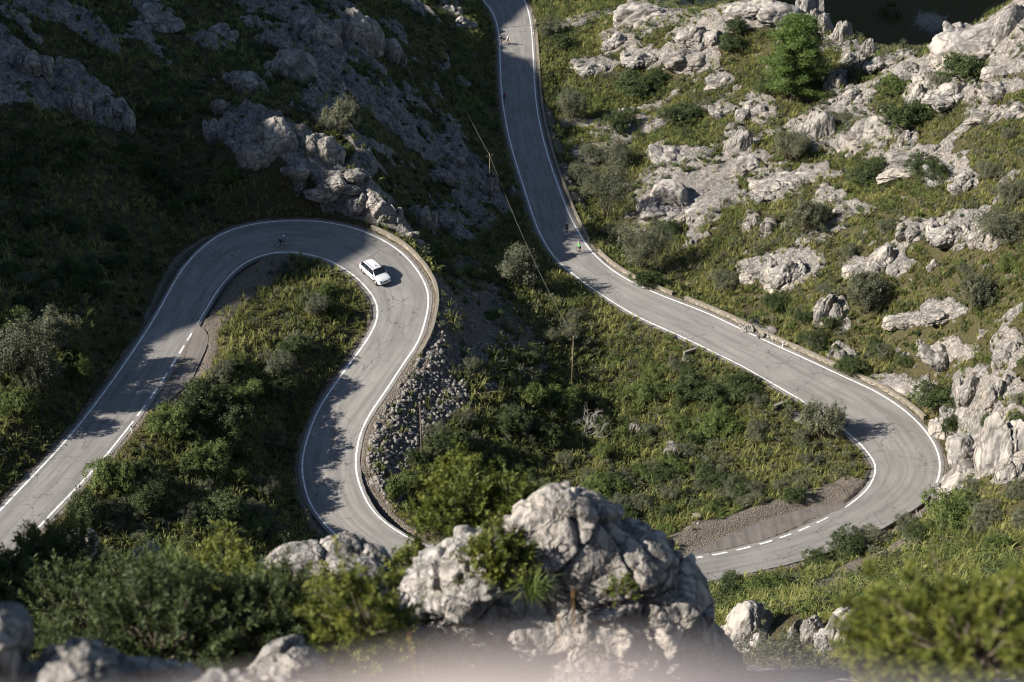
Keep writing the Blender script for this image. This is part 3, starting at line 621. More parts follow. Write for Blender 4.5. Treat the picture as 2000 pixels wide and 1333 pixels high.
for i, (u, v, w, h, k, lb) in enumerate([(1475, 1215, 185, 150, 'b', 'big pale boulder on the slope right of the central crag'), (1580, 1222, 90, 100, 'b', 'small round boulder wedged between two bigger ones above the dark shrub'), (1655, 1218, 120, 125, 'f', 'grey fluted boulder beside the near yellow green shrub')]):
    ob = put_rock(u, v, w, h, k, i); ob.name = 'boulder'; tag(ob, lb, 'boulder', 'boulders on the near right slope'); BIGR.append(ob)
# small loose rocks sown over the hillside
sown = 0
while sown < 110:
    u, v = rng.uniform(1180, 1995), rng.uniform(60, 790)
    q = pick([u], [v])[0]
    if np.isnan(q[0]) or not inpoly(np.array(u), np.array(v), ZRIGHT): continue
    i, j = int((q[0] - X0) / GS), int((q[1] - Y0) / GS)
    if DR[j, i] < 2.5: continue
    w = 7 + 17 * rng.random() ** 2; k = 'bbs'[rng.integers(3)]
    ob = put_rock(u, v, w * 1.3, w, k, name='loose_rock'); BIGR.append(ob); REG.append((ob, u, v, w, ('small pale' if k == 's' else 'small grey') + ' rock', 'rock')); sown += 1
# scree: countless stones
def stones(n, zone, s0, s1, seed):
    r = np.random.default_rng(seed); Vs, Fs = [], []; k = 0; shapes = []
    for i in range(5):
        V, F = ICO1; V = V * (1 + 0.5 * fbm3(V * 1.4 + i * 7, 2, i))[:, None]; shapes.append((V, F))
    us = [a for a, b in zone]; vs = [b for a, b in zone]; q = []
    while len(q) < n:
        u = r.uniform(min(us), max(us), 400); v = r.uniform(min(vs), max(vs), 400); m_ = inpoly(u, v, zone); P = pick(u[m_][:120], v[m_][:120])
        q += [p for p in P if not np.isnan(p[0])]
    q = np.array(q[:n]); q = q[(q[:, 0] > X0 + 1) & (q[:, 0] < X1 - 1) & (q[:, 1] > Y0 + 1) & (q[:, 1] < Y1 - 2)]; ii = ((q[:, 0] - X0) / GS).astype(int); jj = ((q[:, 1] - Y0) / GS).astype(int); q = q[(DR[jj, ii] > 0.5) & ((GRAV[jj, ii] > .45) | (r.random(len(q)) < .3)) & ((proj(q)[1] > 670) | (r.random(len(q)) < .22))]
    if not len(q): return np.zeros((3, 3)), np.array([[0, 1, 2]])
    for p in q:
        V, F = shapes[r.integers(5)]; s = s0 + (s1 - s0) * r.random() ** 3; a = r.uniform(0, 6.28); c, sn = math.cos(a), math.sin(a)
        W = V * s * r.uniform(.6, 1.2, 3); W = np.stack([W[:, 0] * c - W[:, 1] * sn, W[:, 0] * sn + W[:, 1] * c, W[:, 2]], 1)
        Vs.append(W + p + [0, 0, s * .15]); Fs.append(F + k); k += len(V)
    return np.concatenate(Vs), np.concatenate(Fs)
V1, F1 = stones(5600, ZSCREE, .06, .36, 5); V2, F2 = stones(500, ZSCREE2, .08, .4, 6); V3, F3 = stones(260, [(570, 345), (640, 350), (770, 410), (880, 470), (850, 500), (790, 470), (720, 430), (620, 400)], .08, .45, 7)
V5, F5 = stones(2600, [(1100, 0), (2000, 0), (2000, 940), (1880, 940), (1840, 830), (1500, 640), (1160, 440)], .07, .34, 9)
V4, F4 = stones(160, [(1330, 1060), (1400, 1032), (1500, 1004), (1560, 982), (1640, 948), (1690, 960), (1650, 983), (1560, 995), (1480, 1020), (1400, 1053), (1340, 1082)], .04, .15, 8)
M['scree'] = make_rock_mat('scree_stone', 2.4, 0.12)
tag(link('scree', new_mesh('scree', np.concatenate([V1, V2, V3, V4, V5]), np.concatenate([F1, F2 + len(V1), F3 + len(V1) + len(V2), F4 + len(V1) + len(V2) + len(V3), F5 + len(V1) + len(V2) + len(V3) + len(V4)]), M['scree'], False)), 'loose grey stones spilled over the banks beside the road', kind='stuff')

# ------------------------------------------------------------------ plants
def leaf_quads(C, Nm, L, Wd, r):
    n = len(C); a = r.normal(size=(n, 3)); Nm = Nm / (np.linalg.norm(Nm, axis=1)[:, None] + 1e-9)
    t = np.cross(Nm, a); t /= np.linalg.norm(t, axis=1)[:, None] + 1e-9; b_ = np.cross(Nm, t)
    L = np.broadcast_to(L, n)[:, None]; Wd = np.broadcast_to(Wd, n)[:, None]
    V = np.stack([C - t * L / 2, C + b_ * Wd / 2, C + t * L / 2, C - b_ * Wd / 2], 1)
    return V.reshape(-1, 3), np.arange(4 * n).reshape(n, 4)
def lobed(r, nl, nclump, nleaf, spread=.10, flatb=0.0, airy=0.0):
    """leaf centres, outward directions and tints of a bushy crown: radius 1, height about 1"""
    c = np.stack([r.normal(0, .38, nl), r.normal(0, .38, nl), r.uniform(.30, .62, nl)], 1); rad = r.uniform(.30, .46, nl)
    rr_ = np.hypot(c[:, 0], c[:, 1]); c[:, :2] *= np.minimum(1, .6 / (rr_ + 1e-6))[:, None]
    k = r.integers(nl, size=nclump); d = r.normal(size=(nclump, 3)); d[:, 2] = np.abs(d[:, 2]) * 1.0 - .35 * r.random(nclump); d /= np.linalg.norm(d, axis=1)[:, None]
    cc = c[k] + d * (rad[k] * r.uniform(.72 - airy, 1.08, nclump))[:, None]; cc[:, 2] = np.maximum(cc[:, 2], .05)
    ct = r.random(nclump)
    i = np.repeat(np.arange(nclump), nleaf); P = cc[i] + r.normal(size=(len(i), 3)) * spread * r.uniform(.5, 1.2, nclump)[i][:, None]
    P[:, 2] = np.maximum(P[:, 2], .02)
    N = d[i] + r.normal(size=(len(i), 3)) * .75 + np.array([0, 0, .35])
    return P, N, np.clip(.65 * ct[i] + .35 * r.random(len(i)), 0, 1), c
def shrub_mesh(name, seed, leaf, matl, nl=6, nclump=70, nleaf=30, spread=.10, ls=.085, lw=.05, airy=0.0):
    r = np.random.default_rng(seed); P, N, T, c = lobed(r, nl, nclump, nleaf, spread, airy=airy)
    V, F = leaf_quads(P, N, ls * r.uniform(.7, 1.3, len(P)), lw, r); t = np.repeat(T, 4)
    b_ = MB()
    for q in c: b_.tube([(0, 0, -.15), (q[0] * .45, q[1] * .45, q[2] * .4), q], [.035, .024, .010], 5)
    BV, BF = b_.arrays(); nq = len(F)
    Fs = [F, BF[0] + len(V), BF[1] + len(V)]
    fm = np.r_[np.zeros(nq), np.ones(len(BF[0]) + len(BF[1]))]
    return new_mesh(name, np.r_[V, BV], Fs, [matl, M['bark']], False, {'tint': np.r_[t, np.full(len(BV), .5)]}, fm)
SHRUB = {'dark': [shrub_mesh('dark_shrub', 100 + i, 0, M['shrub_dark'], 6 + i, 120, 32, .085, .11, .075) for i in range(4)],
         'olive': [shrub_mesh('olive_shrub', 120 + i, 0, M['shrub_olive'], 7 + i, 170, 28, .075, .09, .045, .1) for i in range(4)],
         'green': [shrub_mesh('green_shrub', 140 + i, 0, M['shrub_green'], 6 + i, 120, 32, .09, .115, .075) for i in range(4)]}
BIGS = {'dark': [shrub_mesh('dark_shrub', 160 + i, 0, M['shrub_dark'], 9 + i, 330, 36, .055, .05, .036) for i in range(3)],
        'olive': [shrub_mesh('olive_shrub', 170 + i, 0, M['shrub_olive'], 9 + i, 360, 34, .052, .05, .026, .1) for i in range(3)],
        'green': [shrub_mesh('green_shrub', 180 + i, 0, M['shrub_green'], 9 + i, 330, 36, .055, .05, .036) for i in range(3)]}
LOOK = {'dark': 'dark green rounded shrub', 'olive': 'grey green bushy shrub', 'green': 'bright green leafy shrub'}
def put_shrub(x, y, wd, ht, kind, name=None):
    ob = link(name or 'shrub', random.choice((BIGS if wd > 2.3 else SHRUB)[kind])); ob.location = (x, y, ground(x, y) - .08 * ht); s = wd / 1.75
    ob.scale = (s * random.uniform(.9, 1.1), s * random.uniform(.9, 1.1), ht); ob.rotation_euler = (random.uniform(-.1, .1), random.uniform(-.1, .1), random.uniform(0, 6.28)); return ob
SHL = [(1120, 208, 72, 62, 'olive'), (1075, 62, 64, 50, 'olive'), (1185, 382, 112, 112, 'olive'), (1140, 345, 62, 60, 'olive'), (1165, 305, 66, 50, 'olive'), (1212, 312, 56, 66, 'olive'), (1252, 492, 116, 84, 'olive'), (1200, 462, 56, 34, 'olive'), (1012, 530, 90, 66, 'olive'), (666, 240, 82, 62, 'olive'), (320, 214, 36, 30, 'olive'),
 (1604, 826, 78, 78, 'olive'), (1690, 585, 84, 66, 'olive'), (1542, 296, 70, 52, 'olive'), (1572, 432, 84, 60, 'olive'), (1902, 572, 84, 64, 'olive'), (1955, 450, 96, 72, 'olive'), (1412, 547, 66, 44, 'olive'), (1965, 385, 66, 66, 'olive'), (50, 700, 120, 110, 'olive'), (118, 655, 76, 70, 'olive'), (85, 745, 80, 90, 'olive'), (28, 640, 70, 60, 'green'), (30, 790, 80, 70, 'green'), (150, 720, 70, 70, 'green'),
 (612, 600, 64, 54, 'olive'), (575, 690, 70, 50, 'dark'), (540, 720, 80, 70, 'olive'), (545, 765, 84, 56, 'dark'), (520, 955, 56, 60, 'olive'), (215, 935, 96, 80, 'green'), (390, 792, 120, 84, 'dark'), (330, 830, 90, 70, 'green'), (455, 830, 100, 90, 'dark'), (480, 770, 80, 60, 'green'), (180, 1000, 90, 80, 'dark'), (300, 980, 110, 80, 'dark'), (420, 1010, 110, 70, 'dark'), (490, 1030, 80, 50, 'green'), (535, 870, 56, 44, 'olive'), (400, 900, 90, 70, 'green'),
 (1100, 90, 60, 34, 'dark'), (1890, 140, 120, 56, 'dark'), (1840, 160, 60, 40, 'olive'), (1782, 236, 120, 42, 'dark'), (1822, 338, 92, 34, 'dark'), (1700, 345, 84, 40, 'dark'), (1838, 788, 110, 66, 'dark'), (1858, 832, 44, 40, 'dark'), (1930, 820, 60, 44, 'dark'), (1985, 830, 40, 40, 'dark'), (1330, 240, 90, 40, 'dark'), (1212, 246, 76, 34, 'dark'), (1240, 180, 90, 44, 'dark'), (1360, 770, 100, 74, 'dark'), (1090, 786, 84, 64, 'green'), (1035, 775, 66, 56, 'green'), (1000, 830, 90, 60, 'dark'), (870, 870, 90, 66, 'dark'), (1060, 850, 60, 50, 'dark'), (1440, 760, 84, 56, 'dark'), (1260, 770, 70, 50, 'green'), (1400, 840, 90, 50, 'green'), (1290, 930, 70, 40, 'dark'), (1390, 940, 80, 50, 'dark'), (1180, 960, 84, 50, 'green'), (1450, 960, 70, 44, 'dark'), (1550, 965, 52, 36, 'dark'),
 (1580, 1066, 60, 44, 'dark'), (1655, 1040, 92, 54, 'dark'), (1700, 1050, 70, 40, 'olive'), (1755, 995, 56, 44, 'olive'), (1868, 1000, 124, 66, 'green'), (1935, 1005, 80, 56, 'olive'), (1500, 1150, 84, 50, 'green'), (1420, 1150, 90, 60, 'dark'), (1800, 1045, 60, 36, 'dark'), (1950, 1065, 70, 50, 'green'), (1900, 952, 60, 40, 'olive'), (1520, 595, 66, 36, 'dark'), (1590, 668, 60, 36, 'dark'), (1660, 720, 66, 36, 'dark'), (1500, 175, 50, 40, 'dark'), (1420, 95, 70, 50, 'dark'), (1440, 60, 60, 40, 'dark'), (1640, 235, 60, 40, 'olive'), (1750, 170, 70, 50, 'green'), (1280, 160, 66, 40, 'dark'), (775, 960, 40, 60, 'green'), (1300, 455, 60, 36, 'dark'), (1260, 545, 60, 40, 'dark')]
shr = []
TREE_AT = [(1185, 380), (1252, 490), (50, 700), (118, 655), (1012, 528), (666, 238), (1120, 206), (1604, 824), (1690, 584), (1902, 570), (1572, 430), (1542, 294)]
SHL = [a for a in SHL if min(math.hypot(a[0] - x, a[1] - y) for x, y in TREE_AT) > 15]
for u, v, w, h, k in SHL:
    q = pick([u], [v + .3 * h])[0]
    if np.isnan(q[0]): continue
    for _ in range(20):
        if u > 1450 and v > 980 and DR[int((q[1] - Y0) / GS), int((q[0] - X0) / GS)] < .25 * w * proj(q)[2] / FPX: q[1] -= .3
    d = proj(q)[2]; i, j = int((q[0] - X0) / GS), int((q[1] - Y0) / GS); wd = w * d / FPX; ht = np.clip((h * d / FPX - .3 * wd) / .83, .45 * wd, 1.2 * wd)
    ob = put_shrub(q[0], q[1] + .15 * wd, wd, ht * 1.05, k); REG.append((ob, u, v, w, LOOK[k], 'shrub'))
# everything smaller is sown by zone
xx, yy = np.meshgrid(np.arange(-118, 118, 1.25), np.arange(24, 318, 1.25)); xx = (xx + rng.uniform(-.6, .6, xx.shape)).ravel(); yy = (yy + rng.uniform(-.6, .6, yy.shape)).ravel()
zz = ground(xx, yy); uu, vv, dd = proj(np.stack([xx, yy, zz], -1)); inn = (uu > -160) & (uu < 2160) & (vv > -110) & (vv < 1440)
gi = ((xx - X0) / GS).astype(int); gj = ((yy - Y0) / GS).astype(int); dr = DR[gj, gi]; rk = ROCK[gj, gi]; gv = GRAV[gj, gi]; kn = knoll[gj, gi]
clump = fbm2(xx / 7, yy / 7, 3, 151); hue = fbm2(xx / 11, yy / 11, 3, 152)
zm = inpoly(uu, vv, ZMOUNT); zg = inpoly(uu, vv, ZGREEN); zr = inpoly(uu, vv, ZRIGHT); zs = inpoly(uu, vv, ZSCREE)
dens = np.where(zg, .62, np.where(zm, .40, np.where(zr, .92, .72))); dens = dens * np.clip(1 + 1.6 * clump, .1, 2.4) * np.where(rk > .45, .34, 1) * np.where(gv > .5, np.where(zs, .22, .05), 1)
ok = inn & (dr > 1.1) & (rng.random(len(xx)) < dens) & (vv < 1260) & ~((kn) & (vv > 1100))
sx, sy = xx[ok], yy[ok]; sz = zz[ok]; sd = dd[ok]; n = len(sx)
wd = (0.75 + 1.9 * rng.random(n) ** 2) * np.where(dr[ok] < 2.4, .65, 1); ht = wd * rng.uniform(.5, .85, n)
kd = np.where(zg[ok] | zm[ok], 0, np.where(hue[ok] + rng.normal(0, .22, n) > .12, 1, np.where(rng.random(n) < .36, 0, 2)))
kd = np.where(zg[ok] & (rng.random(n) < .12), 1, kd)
# keep the covered rocks and the pieces of road free
for ob in BIGR:
    L = ob.location; S_ = ob.scale
    inside = ((sx - L.x) / (S_.x * .95)) ** 2 + ((sy - L.y) / (S_.y * .95)) ** 2 < 1
    wd[inside] = 0
near_s = (dr[ok] < 5) & (uu[ok] > 470) & (uu[ok] < 720) & (vv[ok] > 540) & (vv[ok] < 1080); ht[near_s] *= .36; wd[near_s] *= .75
ord_ = np.argsort(-wd * FPX / sd); vis = (uu[ok] > 0) & (uu[ok] < 2000) & (vv[ok] > 0) & (vv[ok] < 1050)
single = set(); NS = 295 - len(SHL)
for k in ord_:
    if len(single) >= NS: break
    if vis[k] and wd[k] > 0: single.add(int(k))
KN = ['dark', 'olive', 'green']
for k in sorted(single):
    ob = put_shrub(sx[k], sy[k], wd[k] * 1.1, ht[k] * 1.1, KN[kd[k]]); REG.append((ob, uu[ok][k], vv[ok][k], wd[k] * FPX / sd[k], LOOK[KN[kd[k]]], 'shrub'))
rest = np.array([k for k in range(n) if k not in single and wd[k] > 0]); print('shrubs: single', len(single) + len(SHL), 'rest', len(rest))
def small_lib(seed, nl, nclump, nleaf):
    r = np.random.default_rng(seed); P, N, T, c = lobed(r, nl, nclump, nleaf, .11); return P, N, T
LIB = [small_lib(200 + i, 5, 24, 8) for i in range(6)]
def mass(idx, kk, name, label, matl):
    Vs, Ts = [], []; r = np.random.default_rng(300 + kk)
    for k in idx:
        P, N, T = LIB[r.integers(6)]; a = r.uniform(0, 6.28); c, s = math.cos(a), math.sin(a)
        Q = np.stack([(P[:, 0] * c - P[:, 1] * s) * wd[k] / 1.75, (P[:, 0] * s + P[:, 1] * c) * wd[k] / 1.75, P[:, 2] * ht[k]], 1) + [sx[k], sy[k], sz[k] - .05]
        V, F = leaf_quads(Q, N, r.uniform(.13, .25, len(Q)), .115, r); Vs.append(V); Ts.append(np.repeat(T * .8 + .2 * r.random(), 4))
    V = np.concatenate(Vs); F = np.arange(len(V)).reshape(-1, 4)
    return tag(link(name, new_mesh(name, V, F, matl, False, {'tint': np.concatenate(Ts)})), label, kind='stuff')
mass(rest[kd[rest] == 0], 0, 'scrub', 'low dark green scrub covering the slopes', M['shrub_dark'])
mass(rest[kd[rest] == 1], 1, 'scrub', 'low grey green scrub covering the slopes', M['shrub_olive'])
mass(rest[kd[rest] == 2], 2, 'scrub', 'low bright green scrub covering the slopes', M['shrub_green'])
# tussock grass
def tufts(x, y, z, size, nb, r, wid=.075):
    n = len(x); i = np.repeat(np.arange(n), nb); N = len(i); a = r.uniform(0, 6.283, N); l = size[i] * r.uniform(.6, 1.25, N); lean = r.uniform(.15, .95, N)
    dx, dy = np.cos(a), np.sin(a); px, py_ = -dy, dx; b0 = r.uniform(0, .16, N) * size[i]
    bx, by, bz = x[i] + dx * b0, y[i] + dy * b0, z[i] - .03; w = wid * r.uniform(.6, 1.3, N)
    def row(o_, h, ww): return [np.stack([bx + dx * o_ + s * px * ww, by + dy * o_ + s * py_ * ww, bz + h], 1) for s in (-.5, .5)]
    R0 = row(0, 0, w); R1 = row(l * lean * .38, l * (.72 - .18 * lean), w * .9); R2 = row(l * lean * .95, l * (.98 - .75 * lean * lean), w * .18)
    V = np.stack(R0 + R1 + R2, 1).reshape(-1, 3); o_ = np.arange(N) * 6
    F = np.concatenate([np.stack([o_, o_ + 1, o_ + 3, o_ + 2], 1), np.stack([o_ + 2, o_ + 3, o_ + 5, o_ + 4], 1)])
    tt_ = np.clip(.55 * np.clip(.5 + .9 * fbm2(x / 3.5, y / 3.5, 2, 163) + r.normal(0, .25, n), 0, 1)[i] + .45 * r.random(N), 0, 1); return V, F, np.repeat(tt_, 6)
gx_, gy_ = np.meshgrid(np.arange(-112, 112, .76), np.arange(26, 312, .76)); gx_ = (gx_ + rng.uniform(-.38, .38, gx_.shape)).ravel(); gy_ = (gy_ + rng.uniform(-.38, .38, gy_.shape)).ravel()
gz_ = ground(gx_, gy_); u2, v2, d2 = proj(np.stack([gx_, gy_, gz_], -1)); ii = ((gx_ - X0) / GS).astype(int); jj = ((gy_ - Y0) / GS).astype(int)
dn = np.where(inpoly(u2, v2, ZGREEN), .5, np.where(inpoly(u2, v2, ZMOUNT), .42, .86)) * np.clip(1.15 - .9 * fbm2(gx_ / 5, gy_ / 5, 3, 161), .5, 1.3) * np.where(ROCK[jj, ii] > .45, .16, 1) * np.where(GRAV[jj, ii] > .5, .10, 1)
ok2 = (u2 > -120) & (u2 < 2120) & (v2 > -80) & (v2 < 1380) & (DR[jj, ii] > .45) & (rng.random(len(gx_)) < dn) & ~knoll[jj, ii]
x3, y3, z3 = gx_[ok2], gy_[ok2], gz_[ok2]; keepm = np.ones(len(x3), bool)
for ob in BIGR:
    L = ob.location; S_ = ob.scale; keepm &= ((x3 - L.x) / (S_.x * .9)) ** 2 + ((y3 - L.y) / (S_.y * .9)) ** 2 > 1
x3, y3, z3 = x3[keepm], y3[keepm], z3[keepm]; print('tufts', len(x3))
sz3 = .6 + .95 * rng.random(len(x3)) ** 1.4 * np.where(DR[jj, ii][ok2][keepm] < 2, .6, 1)
gV_, gF_, gT_ = tufts(x3, y3, z3, sz3, 14, np.random.default_rng(9))
tag(link('grass', new_mesh('grass', gV_, gF_, M['grass'], False, {'tint': gT_})), 'yellow green tussock grass covering the hillside', kind='stuff')

# dark woods on the far valley side
r_f = np.random.default_rng(88); Vs, Ts = [], []
for k in range(330):
    x, y = r_f.uniform(60, 300), r_f.uniform(372, 640); z = bil(FZ, np.array(x), np.array(y), -200.0, 332.0, 4.0); w_ = r_f.uniform(2.2, 5.5); h_ = w_ * r_f.uniform(.7, 1.2)
    P, N, T = LIB[r_f.integers(6)]; Q = P * [w_ / 1.6, w_ / 1.6, h_] + [x, y, float(z) - .3]; V, F = leaf_quads(Q, N, .55, .42, r_f); Vs.append(V); Ts.append(np.repeat(T, 4))
V = np.concatenate(Vs); tag(link('far_woods', new_mesh('far_woods', V, np.arange(len(V)).reshape(-1, 4), M['shrub_dark'], False, {'tint': np.concatenate(Ts)})), 'dark wooded scrub on the shaded far valley side', kind='stuff')
# ------------------------------------------------------------------ stone parapets and roadside furniture
m, nt, b, o = mat('wall_stone'); g = G(nt); P = g.pos()
e = g.voro(P, 3.2, 'DISTANCE_TO_EDGE'); cc = g.n('TexVoronoi'); cc.inputs['Scale'].default_value = 3.2; g.l(P, cc.inputs['Vector'])
bw = g.n('RGBToBW'); g.l(cc.outputs['Color'], bw.inputs[0])
col = g.ramp(bw.outputs[0], [(0.2, (0.12, 0.104, 0.083)), (0.5, (0.22, 0.19, 0.15)), (0.8, (0.34, 0.30, 0.245))])
col = g.mix(g.ramp(e, [(0.0, 1.0), (0.05, 0.0)]), col, (0.10, 0.085, 0.065)); col = g.mix(g.ramp(g.noise(P, 1.1, 5), [(0.5, 0), (0.7, .5)]), col, (0.16, 0.15, 0.13))
g.l(col, b.inputs['Base Color']); b.inputs['Roughness'].default_value = 0.95; g.l(g.bump(g.ramp(e, [(0, 0), (.09, 1)]), 0.8, 0.05), b.inputs['Normal']); M['wall'] = m
M['coping'] = flat('coping_stone', (0.165, 0.143, 0.112), 0.9, 0, 0.3, 2.5)
def parapet(name, E, sg, i0, i1, off, th, h, label, seed, drop=1.6):
    """sg: +1 left side, -1 right side of the road"""
    s = slice(i0, i1 + 1); n = i1 - i0 + 1; out = -wn[s] * sg
    top = h + .05 * fbm2(arc[s] / 1.2, arc[s] * 0 + seed, 3, seed); w0 = .04 * fbm2(arc[s] / .8, arc[s] * 0 + seed, 3, seed + 1)
    def ring(sec):
        V = []
        for (d, z, jt, jw) in sec:
            p = E[s] + out * (off + d + jw * w0)[:, None]; p[:, 2] += z + jt * (top - h); V.append(p)
        return np.stack(V, 1)
    def sweep(sec):
        V = ring(sec); k = len(sec); F = []
        idx = np.arange(n * k).reshape(n, k)
        for j in range(k):
            j2 = (j + 1) % k; F.append(np.stack([idx[:-1, j], idx[1:, j], idx[1:, j2], idx[:-1, j2]], 1))
        F = np.concatenate(F); capf = [idx[0, ::-1], idx[-1]]
        if sg < 0: F = F[:, ::-1]; capf = [idx[0], idx[-1, ::-1]]
        return V.reshape(-1, 3), [F, np.array(capf)]
    base = E[i0]; root = empty(name, tuple(base)); 
    for nm, sec, mt in (('wall_body', [(0, -.25, 0, 1), (0, h - .1, 1, 1), (th, h - .1, 1, -1), (th + .25, -drop, 0, -1)], 'wall'), ('coping', [(-.04, h - .1, 1, 1), (-.02, h, 1, 1), (th + .02, h + .01, 1, -1), (th + .04, h - .1, 1, -1)], 'coping')):
        V, F = sweep(sec); link(nm, new_mesh(nm, V - base, F, M[mt], False), root)
    return tag(root, label, 'wall')
parapet('stone_parapet', eL, 1, st(14) + 3, st(21) + 5, .95, .36, .60, 'curved beige stone parapet round the outside of the bend by the white car', 5, 2.6)
parapet('stone_parapet', eR, -1, st(47) + 2, st(57) - 3, .85, .36, .58, 'long straight stone parapet along the sunlit road down to the right bend', 6)
parapet('stone_parapet', eR, -1, st(57), st(60), .9, .4, .42, 'short low stone parapet right of the cyclist in green', 7)
parapet('stone_parapet', eR, -1, st(61), st(71), .75, .35, .35, 'low dark kerb wall along the shaded upper road', 8, .8)
M['white'] = flat('white_post_paint', (0.78, 0.78, 0.76), 0.5); M['black'] = flat('black_rubber', (0.015, 0.015, 0.016), 0.6); M['concrete'] = flat('concrete', (0.15, 0.135, 0.115), 0.9, 0, .25, 4)
for u, v, lb in [(258, 842, 'white marker post beside the left road above the shrubs'), (1528, 677, 'white marker post on the long parapet by the sunlit road'), (1042, 66, 'white marker post right of the upper road near the two cyclists'), (972, 80, 'white marker post left of the upper road near the two cyclists')]:
    q = pick([u], [v + 3])[0]; r_ = empty('marker_post', tuple(q)); p = MB(); p.box((0, 0, .5), (.16, .13, 1.1), b=.03); p.build('post', M['white'], r_); p = MB(); p.box((0, -.066, .84), (.165, .012, .16)); p.build('reflector', M['black'], r_); tag(r_, lb, 'marker post')
def headwall(u, v, rz, label):
    q = pick([u], [v])[0]; r_ = empty('culvert_headwall', tuple(q), rz); p = MB()
    p.box((-.75, 0, .1), (.5, .4, 1.6), b=.04); p.box((.75, 0, .1), (.5, .4, 1.6), b=.04); p.box((0, 0, .72), (1.0, .41, .38), b=.03); p.box((-1.1, -.3, -.2), (.2, .7, .9), b=.03); p.box((1.1, -.3, -.2), (.2, .7, .9), b=.03)
    p.build('masonry', M['concrete'], r_); p = MB(); p.box((0, .1, -.1), (.98, .06, 1.2)); p.build('shade_panel', M['black'], r_); tag(r_, label, 'culvert')  # solid black panel stands in for the shade inside the culvert
headwall(1347, 694, .5, 'small culvert headwall under the sunlit road left of its middle'); headwall(1524, 798, .5, 'small culvert headwall below the road near the roadside olive')
# utility poles and their cable
M['pole'] = flat('weathered_pole', (0.13, 0.10, 0.07), 0.9, 0, .3, 6); M['cable'] = flat('cable_jacket', (0.20, 0.19, 0.17), 0.6)
tops = []
for u, v, H, lb in [(783, -22, 8.2, 'wooden utility pole at the top of the shaded hillside'), (957, 392, 8.3, 'wooden utility pole in the shade left of the upper road'), (1117, 756, 8.1, 'wooden utility pole standing above the dead grey bush'), (825, 905, 8.8, 'wooden utility pole left of the thicket beside the scree bank')]:
    q = pick([u], [v])[0]; r_ = empty('utility_pole', tuple(q), .5); p = MB(); p.tube([(0, 0, -.6), (0, 0, H * .5), (.04, 0, H)], [.11, .095, .075], 10); p.build('pole', M['pole'], r_, True)
    p = MB(); p.box((.04, 0, H - .5), (1.1, .1, .12), b=.02); p.build('crossarm', M['pole'], r_)
    for k in (-.45, .5): p = MB(); p.tube([(k, 0, H - .44), (k, 0, H - .25)], [.05, .06], 8); p.build('insulator', M['concrete'], r_, True)
    tag(r_, lb, 'utility pole', 'utility poles down the hillside'); tops.append(np.array([q[0], q[1], q[2] + H - .22]))
for k, lb in ((0, 'sagging cable from the hilltop pole to the shaded pole'), (1, 'sagging cable from the shaded pole down to the pole above the dead bush')):
    a, c = tops[k], tops[k + 1]; t = np.linspace(0, 1, 40)[:, None]; L = np.linalg.norm(c - a); W_ = a + (c - a) * t; W_[:, 2] -= 4 * (.03 * L) * (t * (1 - t))[:, 0]
    p = MB(); p.tube(W_, .013, 5); tag(p.build('power_cable', M['cable'], None, True), lb, 'cable', 'cables between the poles')

# ------------------------------------------------------------------ white estate car
m, nt, b, o = mat('white_car_paint'); g = G(nt); b.inputs['Base Color'].default_value = (0.62, 0.63, 0.64, 1); b.inputs['Roughness'].default_value = 0.25; b.inputs['Coat Weight'].default_value = 0.5
g.l(g.mix(g.noise(g.coord(), 1.5, 3), (0.50, 0.51, 0.525), (0.55, 0.56, 0.575)), b.inputs['Base Color']); M['carpaint'] = m
m, nt, b, o = mat('dark_glass'); g = G(nt); g.l(g.mix(g.noise(g.coord(), 2.0), (0.008, 0.011, 0.014), (0.02, 0.025, 0.03)), b.inputs['Base Color']); b.inputs['Roughness'].default_value = 0.06; M['glass'] = m
M['alloy'] = flat('alloy_rim', (0.45, 0.46, 0.47), 0.35, 0.8); M['lamp'] = flat('headlamp', (0.10, 0.11, 0.12), 0.1); M['red'] = flat('tail_lamp', (0.35, 0.02, 0.015), 0.3)
